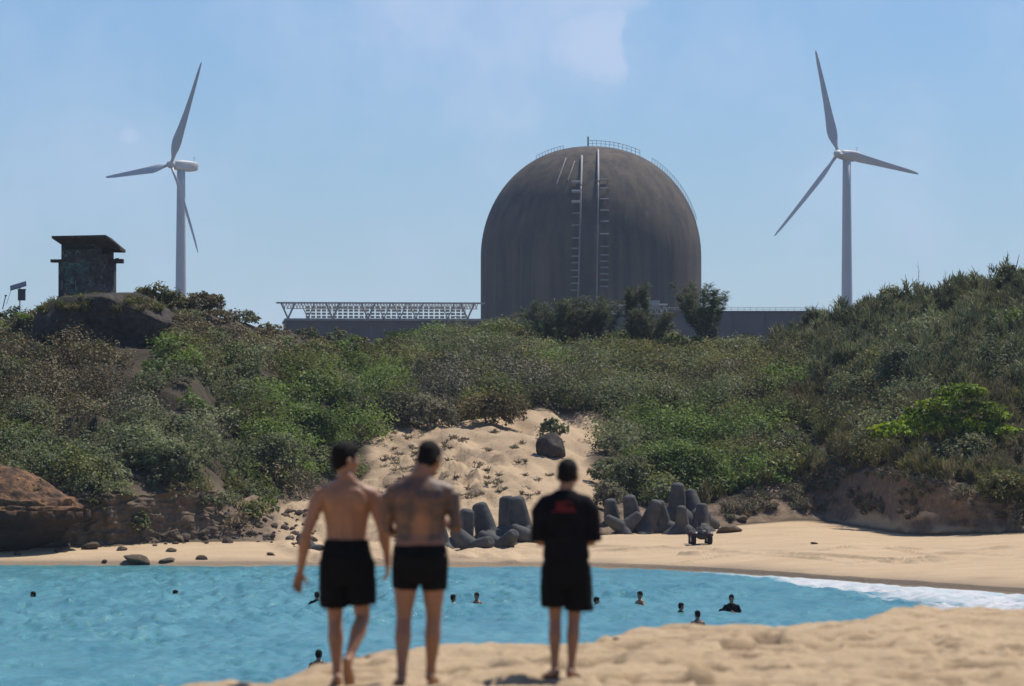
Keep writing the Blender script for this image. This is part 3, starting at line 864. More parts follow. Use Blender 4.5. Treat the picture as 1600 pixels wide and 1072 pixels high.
def type_of(u, p, g):
    wts = np.zeros((len(u), 5))
    wts[:, 0] = 0.55 + G2(u, p, 230, 680, 130, 80, 1.5) + G2(u, p, 330, 590, 80, 50, 1.2) + G2(u, p, 940, 700, 70, 60, 2) + G2(u, p, 900, 600, 250, 40, .8)
    wts[:, 1] = 0.12 + G2(u, p, 90, 600, 120, 60, 2.6) + G2(u, p, 330, 500, 120, 28, 1.8) + G2(u, p, 420, 550, 60, 30, 1.2)
    wts[:, 2] = 0.12 + G2(u, p, 500, 650, 90, 55, 2.8) + G2(u, p, 1080, 720, 80, 50, 3) + G2(u, p, 300, 570, 40, 25, 0.8) + G2(u, p, 780, 560, 200, 22, .7) + G2(u, p, 1560, 770, 60, 40, 2)
    wts[:, 3] = 0.30 + G2(u, p, 320, 550, 90, 50, 1.2) + G2(u, p, 600, 575, 90, 30, 1.2) + G2(u, p, 1010, 590, 170, 50, 1.5)
    wts[:, 4] = 0.08 + G2(u, p, 720, 625, 110, 34, 3.2) + G2(u, p, 620, 680, 45, 30, 2) + G2(u, p, 560, 600, 60, 25, 1.0)
    wts = wts / wts.sum(1, keepdims=True)
    nz = 0.5 + 0.5 * fbm(u / 30, p / 22, 0, 57, 2)
    nz = np.clip((nz - 0.25) / 0.5 * 0.6 + 0.4 * g.random(len(u)), 0, 0.999)
    return (np.cumsum(wts, 1) < nz[:, None]).sum(1).clip(0, 4)

rightw = sstep(1150, 1300, uu_)
pos, u_, p_, t_ = sample(1650, 1 - 0.88 * rightw)
ty = type_of(u_, p_, rng)
near = sstep(300, 235, pos[:, 1])
rad = (0.62 + 1.15 * rng.random(len(pos)) ** 1.7) * np.where(t_ < 5, 0.6, 1.0) * (1.0 + 0.2 * (u_ > 560)) * (1 - 0.45 * sstep(6.0, 6.8, t_) * (u_ < 620))
hz = (0.75 + 0.35 * rng.random(len(pos))) * (1 - 0.35 * sstep(6.3, 6.9, t_))
pos[:, 2] += 0.15 * rad
defs = [('scrub', 'AD', 'mass of grey green and olive scrub covering the headland slopes'),
        ('dry_scrub', 'BE', 'brown and grey dried scrub patches mixed into the headland slopes'),
        ('green_scrub', 'C', 'fresh green low scrub patches mixed into the headland slopes')]
for nm, tt, lab in defs:
    mk = np.isin(ty, [TYPES.index(q) for q in tt])
    tl = [TYPES[q] for q in ty[mk]]
    nl = (360 * (rad[mk] / 0.95) ** 1.8).astype(int) + 40
    ls = 0.185 * (0.8 + 0.4 * rng.random(mk.sum())) * np.where(np.isin(tl, ['B', 'E']), 0.75, 1.0)
    me = leaves_mesh(nm, pos[mk], rad[mk], hz[mk], tl, nl, ls, rng)
    tag(link(nm, me, M['dry'] if nm == 'dry_scrub' else M['leaf']), lab, 'scrub', kind='stuff')

# feathery thicket on the right hill
tall = sstep(640, 600, pp_) * sstep(1170, 1290, uu_) + 0.12 * sstep(590, 560, pp_) * (uu_ > 700) * (uu_ < 1250)
pos, u_, p_, t_ = sample(900, tall + 1e-9)
r_ = 0.5 + 0.7 * rng.random(len(pos)); h_ = (0.9 + 1.5 * rng.random(len(pos)) ** 1.4) * np.where(u_ < 1200, 0.55, 1.0)
me = strands_mesh('thicket', pos, r_, h_, ['F' if q < 0.8 else 'K' for q in rng.random(len(pos))], np.full(len(pos), 330), rng, 0.32, 0.032, (0.30, 0.75))
tag(link('thicket', me, M['reed']), 'dark feathery thicket covering the upper right hillside', 'thicket', kind='stuff')
# tall grass on the right slope and along cliff lips
tall = sstep(590, 640, pp_) * sstep(1140, 1240, uu_) * (1 + 3.0 * ((ts_ > 4.97) & (ts_ < 5.15))) * (ts_ > 4.93) + 0.12 * sstep(1000, 1150, uu_)
pos, u_, p_, t_ = sample(1250, tall + 1e-9)
r_ = 0.35 + 0.45 * rng.random(len(pos)); h_ = 0.45 + 0.75 * rng.random(len(pos))
me = strands_mesh('tall_grass', pos, r_, h_, ['G' if q < 0.72 else 'D' for q in rng.random(len(pos))], np.full(len(pos), 200), rng, 0.30, 0.024, (0.35, 0.75), 0.3)
tag(link('tall_grass', me, M['reed']), 'brownish green tall grass on the lower right slope', 'grass', kind='stuff')
ci_r, ci_c = np.where((TS > 4.25) & (TS < 5.02) & (UU > 1130) & (UU < 1720))
cw = np.exp(-((UU[ci_r, ci_c] - 1270) / 140) ** 2) + 0.25
cw = cw * (sstep(-0.15, 0.2, fbm(UU[ci_r, ci_c] / 25, TS[ci_r, ci_c] * 5, 0, 59, 3)))
ci = rng.choice(len(cw), 330, p=cw / cw.sum())
pos = np.stack([TX2[ci_r[ci], ci_c[ci]], TY2[ci_r[ci], ci_c[ci]] - 0.05, TZ2[ci_r[ci], ci_c[ci]] - 0.1], 1)
me = strands_mesh('dry_roots', pos, 0.18 + 0.25 * rng.random(330), 0.1 + 0.3 * rng.random(330), ['T' if q < 0.4 else ('E' if q < 0.75 else 'G') for q in rng.random(330)], np.full(330, 60), rng, 0.8, 0.018, (0.2, 0.6), 0.9)
tag(link('dry_roots', me, M['dry']), 'dry roots and twigs hanging over the eroded right bank', 'roots', kind='stuff')
# dry tufts scattered over the sandy gully
gi_r, gi_c = np.where((gm > 0.6) & (TS > 4.02) & (TS < 6.2))
gw = (0.02 + 1.6 * rough_g[gi_r, gi_c]) * (sstep(-0.05, 0.25, fbm(UU[gi_r, gi_c] / 22, PYF[gi_r, gi_c] / 14, 0, 58, 3)))
gi = rng.choice(len(gw), 150, p=gw / gw.sum())
pos = np.stack([TX2[gi_r[gi], gi_c[gi]], TY2[gi_r[gi], gi_c[gi]], TZ2[gi_r[gi], gi_c[gi]]], 1)
me = strands_mesh('dry_tufts', pos, 0.15 + 0.25 * rng.random(150), 0.04 + 0.10 * rng.random(150), ['T' if q < 0.8 else 'E' for q in rng.random(150)], np.full(150, 30), rng, 1.0, 0.022, (0.15, 0.40), 0.6)
tag(link('dry_tufts', me, M['dry']), 'withered tufts littering the sandy gully', 'dry grass', kind='stuff')

# ------------------------------------------------------------------ single trees and shrubs
def trunk_mb(h, r0, g, limbs=5, spread=0.5):
    mb = MB()
    pts = [Vector((0, 0, -0.3))]
    for k in range(1, 5):
        pts.append(Vector((g.normal() * 0.06 * h, g.normal() * 0.06 * h, h * k / 4 * 0.8)))
    mb.tube(pts, [r0, r0 * 0.9, r0 * 0.7, r0 * 0.5, r0 * 0.3], 7)
    for _ in range(limbs):
        k = g.integers(1, 4); a = g.random() * 6.28
        s = pts[k]
        e = s + Vector((math.cos(a) * spread * h, math.sin(a) * spread * h, h * (0.2 + 0.3 * g.random())))
        mdl = (s + e) / 2 + Vector((0, 0, -0.05 * h))
        mb.tube([s, mdl, e], [r0 * 0.45, r0 * 0.3, r0 * 0.12], 6)
    return mb
def shrub(name, label, u, base, hw, hp, typ, cat, style='leaf', seed=0, lobes=6, dens=1.0, group=None, Yb=None):
    g = np.random.default_rng(100 + seed)
    b = ground_at(u, base)
    if Yb: 
        b = P(u, base, Yb); b.z = hill_z(b.x, b.y)
    s = F / b.y
    w_ = hw / s; h = hp / s
    root = empty(name, b, 0, label, cat, group)
    if style == 'leaf':
        c = []; r = []
        for k in range(lobes):
            a = g.random() * 6.28; q = math.sqrt(g.random()) * 0.72
            zz = h * (0.35 + 0.4 * g.random()) * (1.05 - 0.5 * q)
            c.append((math.cos(a) * q * w_, math.sin(a) * q * w_ * 0.8, zz)); r.append(min(w_, h) * (0.38 + 0.22 * g.random()))
        c = np.array(c); r = np.array(r)
        nl = (dens * 330 * (r / 0.8) ** 1.7).astype(int) + 60
        me = leaves_mesh('foliage', c, r, np.full(lobes, 0.85), [typ] * lobes, nl, np.full(lobes, 0.19), g, -0.6)
        link('foliage', me, M['leaf'], root)
    elif style == 'tier':
        c = []; r = []; hh = []
        for (dx, dz, rx) in lobes:
            c.append((dx / s, g.normal() * 0.3, dz / s)); r.append(rx * 0.80 / s); hh.append(0.34)
        c = np.array(c); r = np.array(r)
        nl = (dens * 330 * (r / 0.8) ** 1.7).astype(int) + 60
        me = leaves_mesh('foliage', c, r, np.array(hh), [typ] * len(c), nl, np.full(len(c), 0.27), g, -0.7)
        link('foliage', me, M['leaf'], root)
    elif style == 'branch':
        nb_, spread, top_ = lobes
        tips = []; mb = MB(); bp = []; bd = []
        mb.tube([(0, 0, -.3), (g.normal() * .04 * h, 0, h * .35), (g.normal() * .06 * h, 0, h * .8)], [0.05 * h ** .5, 0.035 * h ** .5, .012], 7)
        for i in range(nb_):
            a = g.random() * 6.28; z0 = h * (0.05 + 0.6 * g.random()); rise = (h - z0) * (0.55 + 0.5 * g.random()) * top_
            out = w_ * spread * (0.45 + 0.6 * g.random()) * (1.1 - 0.75 * z0 / h)
            p0 = Vector((0, 0, z0)); p3 = p0 + Vector((math.cos(a) * out, math.sin(a) * out * .8, rise))
            p1 = p0 + Vector((math.cos(a) * out * .5, math.sin(a) * out * .4, rise * .3)); p2 = p0 + Vector((math.cos(a) * out * .8, math.sin(a) * out * .65, rise * .65))
            mb.tube([p0, p1, p2, p3], [.024, .018, .012, .005], 5)
            pl = [p0, p1, p2, p3]
            for q in range(int(5 + 5 * (p3 - p0).length)):
                t = 0.25 + 0.75 * g.random(); k_ = min(2, int(t * 3)); f_ = t * 3 - k_
                bp.append(tuple(pl[k_].lerp(pl[k_ + 1], f_) - Vector((0, 0, .08))))
        bp = np.array(bp); n = len(bp)
        me = strands_mesh('foliage', bp, 0.14 + 0.22 * g.random(n), 0.08 + 0.3 * g.random(n), [typ] * n, np.full(n, int(20 * dens)), g, 1.3, 0.014, (0.18, 0.55), 0.6)
        link('foliage', me, M['reed'], root)
        mb.build('trunk', M['bark'], root, True)
    else:
        n = lobes
        a = g.random(n) * 6.28; q = np.sqrt(g.random(n))
        c = np.stack([np.cos(a) * q * w_ * 0.7, np.sin(a) * q * w_ * 0.6, h * (0.05 + 0.45 * g.random(n)) * (1 - 0.55 * q)], 1)
        hh = (h - c[:, 2]) * (0.75 + 0.3 * g.random(n)) * (1 - 0.35 * q)
        r = np.full(n, max(0.18, w_ * 0.34))
        me = strands_mesh('foliage', c, r, hh, [typ] * n, np.full(n, int(300 * dens)), g, 0.42, 0.030, (0.28, 0.70), 0.35)
        link('foliage', me, M['reed'], root)
    if style == 'branch': return root
    trunk_mb(h * 0.85, max(0.035, 0.035 * h), g, 6, min(0.6, 0.45 * w_ / h)).build('trunk', M['bark'], root, True)
    return root
shrub('tree', 'bright yellow green tree with tiered crown on the right slope', 1488, 716, 90, 118, 'Y', 'tree', 'tier', 1,
      [(10, 102, 42), (-18, 82, 40), (40, 76, 46), (-45, 58, 42), (-85, 44, 40), (-10, 50, 50), (45, 48, 48), (72, 66, 26), (20, 28, 46), (-58, 72, 22), (84, 42, 24), (-108, 36, 20), (25, 108, 22)], 0.85)
shrub('tree', 'dark feathery tree with forked crown beside the right edge of the dome', 1100, 560, 50, 112, 'K', 'tree', 'branch', 2, (26, 1.1, 1.0), 0.8)
shrub('shrub', 'wide dark feathery shrub in front of the foot of the dome', 872, 556, 70, 92, 'K', 'shrub', 'branch', 3, (40, 1.1, .85), 0.8)
shrub('shrub', 'dark shrub between the wide shrub and the twin slim trees before the dome', 935, 556, 44, 96, 'K', 'shrub', 'branch', 4, (26, 1.1, .9), 0.7)
shrub('tree', 'left and thicker one of two slim dark trees standing before the dome', 987, 555, 13, 142, 'K', 'tree', 'branch', 5, (20, 1.0, .5), .5, 'slim trees before the dome')
shrub('tree', 'right and thinner one of two slim dark trees standing before the dome', 1006, 555, 9, 140, 'K', 'tree', 'branch', 6, (15, 1.0, .45), .45, 'slim trees before the dome')
shrub('shrub', 'low dark shrub at the right foot of the slim trees before the dome', 1016, 558, 44, 78, 'K', 'shrub', 'branch', 7, (26, 1.1, .85), 0.7)
shrub('shrub', 'grey green shrub sprouting on top of the boulder in the sandy gully', 866, 684, 27, 30, 'A', 'shrub', 'leaf', 8, 5)
shrub('shrub', 'large fresh green shrub above the right row of tetrapods', 1072, 776, 78, 86, 'C', 'shrub', 'leaf', 9, 12, 1.1)
shrub('shrub', 'pale grey green shrub at the right rim of the sandy gully', 968, 768, 44, 66, 'A', 'shrub', 'leaf', 10, 9, 1.1)
shrub('shrub', 'grey leafed shrub behind the shoulder of the man in the black shirt', 946, 800, 30, 46, 'E', 'shrub', 'leaf', 11, 6, 1.1)
shrub('shrub', 'bright green shrub on the slope left of the head of the leftmost walker', 470, 700, 62, 66, 'C', 'shrub', 'leaf', 12, 9, 1.1)
shrub('shrub', 'green shrub with sunlit top directly behind the head of the leftmost walker', 540, 690, 46, 60, 'C', 'shrub', 'leaf', 13, 7, 1.1)
shrub('shrub', 'dark green shrub hanging over the brown cliff right of the crevice', 432, 750, 56, 76, 'A', 'shrub', 'leaf', 14, 9, 1.1)
shrub('shrub', 'yellowish green shrub perched on the bank at the right edge of the photo', 1566, 792, 44, 66, 'D', 'shrub', 'leaf', 15, 7, 1.1)
shrub('shrub', 'grey twiggy shrub at the top left rim of the sandy gully', 655, 668, 60, 50, 'E', 'shrub', 'leaf', 16, 9, 1.2)
shrub('shrub', 'dull brown shrub drooping over the top of the sandy gully', 760, 664, 56, 46, 'B', 'shrub', 'leaf', 17, 8, 1.2)
shrub('shrub', 'dry grey shrub standing on the upper right corner of the sandy gully', 922, 652, 38, 44, 'E', 'shrub', 'leaf', 18, 7, 1.1)
shrub('shrub', 'tall leafy shrub topmost on the skyline at the right edge of the photo', 1578, 470, 30, 78, 'F', 'shrub', 'leaf', 19, 6, 0.9)
shrub('shrub', 'leafy skyline shrub just left of the topmost one on the right hill', 1500, 482, 26, 76, 'F', 'shrub', 'leaf', 20, 5, 0.9)
shrub('shrub', 'round skyline shrub right of the right wind turbine tower', 1392, 506, 34, 64, 'F', 'shrub', 'leaf', 21, 6, 0.9)
shrub('shrub', 'small dark shrub on the skyline left of the right wind turbine tower', 1272, 540, 20, 58, 'K', 'shrub', 'branch', 22, (22, 1.0, .9), 0.8)
shrub('shrub', 'dark green shrub in the middle of the right thicket', 1400, 625, 60, 100, 'K', 'shrub', 'leaf', 23, 10, 1.0)
shrub('shrub', 'dark shrub above the shaded hollow of the right bank', 1500, 735, 52, 60, 'F', 'shrub', 'leaf', 24, 8, 1.0)
shrub('shrub', 'slim dark shrub on the slope above the large fresh green shrub', 1126, 690, 26, 90, 'K', 'shrub', 'leaf', 25, 8, 1.0)
shrub('shrub', 'low green bush on the crest right of the sentry tower', 238, 478, 46, 30, 'D', 'shrub', 'leaf', 26, 8, 1.0)
shrub('shrub', 'reddish brown bush on the crest between sentry tower and left wind turbine', 316, 492, 34, 34, 'B', 'shrub', 'leaf', 27, 7, 1.0)
shrub('shrub', 'yellow green bush directly under the overhang of the tower rock', 128, 566, 46, 32, 'D', 'shrub', 'leaf', 28, 7, 1.0)
shrub('shrub', 'grey green bush bulging above the brown cliff left of the crevice', 268, 748, 52, 62, 'A', 'shrub', 'leaf', 29, 9, 1.1)
shrub('shrub', 'dusty bush sprouting from the foot of the brown cliff', 222, 834, 26, 36, 'A', 'shrub', 'leaf', 30, 5, 1.0)
# bare twigs standing above the right skyline
for i, (u, b0, hp, lab) in enumerate([(1436, 500, 92, 'tallest bare twig standing above the right skyline'),
                                      (1478, 490, 70, 'shorter bare twig between the tall twig and the skyline shrubs'),
                                      (1270, 530, 66, 'thin bare twig beside the small dark shrub left of the turbine')]):
    g = np.random.default_rng(300 + i)
    b = ground_at(u, b0); s = F / b.y; h = hp / s
    mb = MB()
    mb.tube([(0, 0, -0.2), (0.03, 0, h * 0.5), (-0.05, 0, h)], [0.022, 0.016, 0.006], 6)
    for k in range(7):
        z0 = h * (0.4 + 0.08 * k); a = g.random() * 6.28; l = 0.35 * (1.2 - 0.1 * k)
        mb.tube([(0.02 * (k < 4), 0, z0), (math.cos(a) * l * 0.5, math.sin(a) * l * 0.5, z0 + l * 0.6), (math.cos(a) * l * 0.7, math.sin(a) * l * 0.7, z0 + l * 1.2)], [0.010, 0.007, 0.003], 5)
    tag(mb.build('bare_twig', M['bark'], None, True, b), lab, 'twig', 'bare twigs on the right skyline')

# ------------------------------------------------------------------ reactor dome
YD = 860.0
sD = F / YD
dc = P(923.5, 560, YD); dc.z = 13.5
RD = 172.5 / sD
zs = zpix(402, YD); zt = zpix(229, YD)
root = empty('reactor_dome', dc, 0, 'huge dark weathered concrete reactor dome behind the headland', 'reactor building')
mb = MB(); rings = []
H1 = zs - dc.z; H2 = zt - zs
for t in np.linspace(0, 1, 14): rings.append(((0, 0, -2 + (H1 + 2) * t), (RD, 0, 0), (0, RD, 0)))
for k in range(1, 30):
    a = math.pi / 2 * k / 29
    # slightly full-shouldered dome
    rr = RD * max(0.002, math.cos(a)) ** 0.92; zz = H1 + H2 * math.sin(a) ** 1.0
    rings.append(((0, 0, zz), (rr, 0, 0), (0, rr, 0)))
mb.loft(rings, 96)
dome = mb.build('shell', M['dome'], root, True)
def dome_pt(px, py, off=0.0):
    """point of the shell front seen at a pixel (local coordinates)"""
    x = (px - 923.5) / sD
    z = zpix(py, YD - RD * 0.8) - dc.z
    if z <= H1: rr = RD
    else:
        a = math.asin(min(1, (z - H1) / H2)); rr = RD * max(0.002, math.cos(a)) ** 0.92
    y2 = rr * rr - x * x
    y = -math.sqrt(max(y2, 0.0))
    n = Vector((x / RD, y / RD, max(0, (z - H1)) / H2 * RD / RD)).normalized()
    return Vector((x, y, z)) + n * off, n
def rail_on_dome(px0, py0, px1, py1, wid, off=0.35, n=26):
    mb = MB(); pts = []
    for i in range(n + 1):
        t = i / n
        pts.append(dome_pt(px0 + (px1 - px0) * t, py0 + (py1 - py0) * t, off)[0])
    mb.tube(pts, wid, 6); return mb
def upper(mb): return mb
for (x0, y0, x1, y1, wd, mt) in [(908, 243, 906, 292, 0.22, 'white_steel'), (906, 292, 901, 470, 0.16, 'grey_steel'), (933, 232, 932, 286, 0.22, 'white_steel'), (932, 286, 929, 470, 0.16, 'grey_steel')]:
    rail_on_dome(x0, y0, x1, y1, wd).build('ladder_rail', M[mt], root, True)
for (x0, y0, x1, y1) in [(884, 246, 869, 290), (897, 252, 886, 284)]:
    rail_on_dome(x0, y0, x1, y1, 0.12).build('stair_rail', M['grey_steel'], root, True)
def rung(xa, xb, y, mt, th):
    a, n = dome_pt(xa, y, 0.45); b, _ = dome_pt(xb, y, 0.45)
    mb = MB(); mb.tube([a, b], [th, th], 6)
    mb.tube([a, dome_pt(xa, y, -0.1)[0]], 0.08, 5); mb.tube([b, dome_pt(xb, y, -0.1)[0]], 0.08, 5)
    mb.build('landing', M[mt], root)
for i, y in enumerate([286.5, 301.5, 318, 336, 354.5, 374, 390, 402, 412, 424, 434, 444, 455]):
    rung(892.5 - i * 0.15, 904.5 - i * 0.15, y, 'white_steel' if i < 3 else 'grey_steel', 0.34 if i < 3 else 0.16)
for i, y in enumerate([282.5, 297, 313.5, 331.5, 348.5, 368, 387, 400, 410, 419.5, 429.5, 439, 449]):
    rung(935 - i * 0.1, 947.5 - i * 0.1, y, 'grey_steel', 0.17)
# railing over the crown
mb = MB(); tp = []; 
for i in range(13):
    x = (919 + (1000 - 919) * i / 12 - 923.5) / sD
    rr = abs(x); a = math.acos(min(1, (rr / RD) ** (1 / 0.92)))
    zz = H1 + H2 * math.sin(a)
    mb.tube([(x, 0, zz - 0.2), (x, 0, zz + 1.15)], 0.045, 5); tp.append((x, 0, zz + 1.15))
mb.tube(tp, 0.05, 5); mb.tube([(p[0], p[1], p[2] - 0.55) for p in tp], 0.035, 5)
mb.build('crown_railing', M['grey_steel'], root)
mb = MB(); mb.box((tp[0][0], 0, tp[0][2] - 0.2), (0.3, 0.3, 1.9)); mb.build('vent_pipe', M['rail_rust'], root)
mb = MB(); tp = []
for i in range(10):
    px = 838 + (880 - 838) * i / 9
    x = (px - 923.5) / sD; rr = abs(x); a = math.acos(min(1, (rr / RD) ** (1 / 0.92))); zz = H1 + H2 * math.sin(a)
    mb.tube([(x, 0, zz - 0.2), (x, 0, zz + 0.7)], 0.05, 5); tp.append((x, 0, zz + 0.7))
mb.tube(tp, 0.032, 5); mb.build('side_railing', M['grey_steel'], root)
mb = MB(); tp = []
for i in range(24):
    th = R(-66) + R(52) * i / 23 + R(90) - R(0)
    zz = H1 + H2 * math.sin(R(58) - R(40) * i / 23); rr = RD * math.cos(R(58) - R(40) * i / 23) ** 0.92
    x = rr * 0.985; y = -rr * 0.17
    mb.tube([(x, y, zz - 0.2), (x * 1.01, y, zz + 0.9)], 0.05, 5); tp.append((x * 1.01, y, zz + 0.9))
mb.tube(tp, 0.032, 5); mb.build('side_railing', M['grey_steel'], root)

# ------------------------------------------------------------------ plant buildings beside the dome
YB = 812.0
sB = F / YB
bl = P(447, 520, YB); 
root = empty('plant_building', (bl.x, YB, 13.0), R(4.2), 'long dark concrete plant hall with white lattice roof frame left of the dome', 'building')
LW = (760 - 447) / sB / math.cos(R(4.2))
z1 = zpix(501, YB) - 13.0; z2 = zpix(473.5, YB) - 13.0
mb = MB(); mb.box((LW / 2, 11, z1 / 2 - 1), (LW, 22, z1 + 2)); mb.build('wall', M['building'], root)
mb = MB(); mb.box((LW / 2 + 0.4, 10.9, z1 + 0.20), (LW + 1.3, 23.0, 0.40)); mb.build('cornice', M['grey_steel'], root)
mb = MB()
npl = 30
for i in range(npl):
    x0 = 3.6 + (LW - 7) * i / npl; x1 = x0 + (LW - 7) / npl - 0.22
    for kz in range(4):
        zz = z1 + 0.55 + kz * 0.58
        mb.box(((x0 + x1) / 2, 2.2, zz + 0.2), (x1 - x0, 0.12, 0.40), M=Matrix.Rotation(R(-18), 3, 'X'))
mb.build('louvre_wall', M['panel_beige'], root)
mb = MB(); zt2 = z2 + 0.1
mb.box((LW / 2 - 1.0, -0.3, zt2), (LW + 1.5, 0.25, 0.16)); mb.box((LW / 2 - 1.0, 2.6, zt2), (LW + 1.5, 0.3, 0.26))
nb = 64
for i in range(nb):
    xa = -0.5 + (LW - 1) * i / nb; xb = -0.5 + (LW - 1) * (i + 1) / nb
    mb.tube([(xa, -0.3, zt2), ((xa + xb) / 2, 1.2, zt2 - 1.05)], 0.05, 5); mb.tube([(xb, -0.3, zt2), ((xa + xb) / 2, 1.2, zt2 - 1.05)], 0.05, 5)
    mb.tube([(xa, 2.6, zt2), ((xa + xb) / 2, 1.2, zt2 - 1.05)], 0.06, 5); mb.tube([(xb, 2.6, zt2), ((xa + xb) / 2, 1.2, zt2 - 1.05)], 0.06, 5)
mb.tube([(0, 1.2, zt2 - 1.05), (LW - 1.5, 1.2, zt2 - 1.05)], 0.08, 5)
mb.build('roof_lattice', M['white_steel'], root)
for px in (450, 481, 520, 575, 600, 625, 650, 700, 731):
    x = (px - 447) / sB
    big = px in (450, 520, 731, 575)
    mb = MB(); wv = 1.25; th = 0.17 if big else 0.10
    mb.tube([(x, -0.3, z1 + 0.40), (x - wv, -0.3, zt2 - 0.1)], th, 6); mb.tube([(x, -0.3, z1 + 0.40), (x + wv, -0.3, zt2 - 0.1)], th, 6)
    mb.box((x, -0.3, z1 + 0.5), (0.5, 0.5, 0.25))
    mb.build('v_support', M['white_steel'], root)
for i in range(9):
    x = 4 + i * (LW - 6) / 8.0
    mb = MB(); mb.box((x, -0.06, z1 * 0.55), (0.35, 0.12, z1 * 0.8)); mb.build('pilaster', M['building2'], root)

YC = 830.0; sC = F / YC
bl = P(1040, 520, YC)
root = empty('plant_building', (bl.x, YC - 48, 13.0), 0, 'low flat roofed grey plant building with thin white rail right of the dome', 'building')
sC2 = F / (YC - 48)
Wc = (1284 - 1032) / sC2; z1 = zpix(488, YC - 48) - 13.0
x00 = (1032 - 800) / sC2 - bl.x
mb = MB(); mb.box((x00 + Wc / 2, 9, z1 / 2 - 1), (Wc, 18, z1 + 2)); mb.build('wall', M['building2'], root)
mb = MB(); mb.box((x00 + Wc / 2, 9, z1 + 0.12), (Wc + 0.6, 18.6, 0.26)); mb.build('roof_edge', M['building'], root)
mb = MB()
for i in range(26):
    x = x00 + 0.3 + (Wc - 0.6) * i / 25
    mb.tube([(x, 0.1, z1 + 0.2), (x, 0.1, z1 + 0.85)], 0.03, 5)
for zz in (0.85, 0.55): mb.tube([(x00 + 0.3, 0.1, z1 + zz), (x00 + Wc - 0.3, 0.1, z1 + zz)], 0.035, 5)
mb.build('roof_rail', M['white_steel'], root)
for k in range(3):
    x = x00 + Wc * (0.45 + 0.2 * k); mb = MB(); mb.box((x, -0.05, z1 - 3.2), (0.5, 0.1, 6)); mb.build('downpipe', M['building'], root)
YG = 775.0; sG = F / YG
bl = P(992, 500, YG)
root = empty('pipe_gantry', (bl.x, YG, 13.0), 0, 'white steel pipe gantry in front of the dome above the trees', 'gantry')
zt3 = zpix(478, YG) - 13.0; zb3 = zpix(490, YG) - 13.0
mb = MB()
xa, xb = (939 - 992) / sG, (1043 - 992) / sG
mb.tube([(xa, 0, zt3), (xb, 0, zt3 + 0.2)], 0.22, 6); mb.tube([(xa, 0, zb3), (xb, 0, zb3)], 0.10, 6)
for i in range(12):
    x = xa + (xb - xa) * i / 12; x2 = xa + (xb - xa) * (i + 1) / 12
    mb.tube([(x, 0, zb3), ((x + x2) / 2, 0, zt3)], 0.11, 5); mb.tube([(x2, 0, zb3), ((x + x2) / 2, 0, zt3)], 0.11, 5)
mb.build('truss', M['white_steel'], root)
for px in (945, 1040):
    mb = MB(); x = (px - 992) / sG
    mb.tube([(x, 0, -1), (x, 0, zb3)], 0.25, 8); mb.build('post', M['grey_steel'], root)
mb = MB(); mb.box(((1022 - 992) / sG, 0.2, zt3 + 0.2), (2.0, 0.3, 1.5)); mb.build('valve_box', M['white_steel'], root)

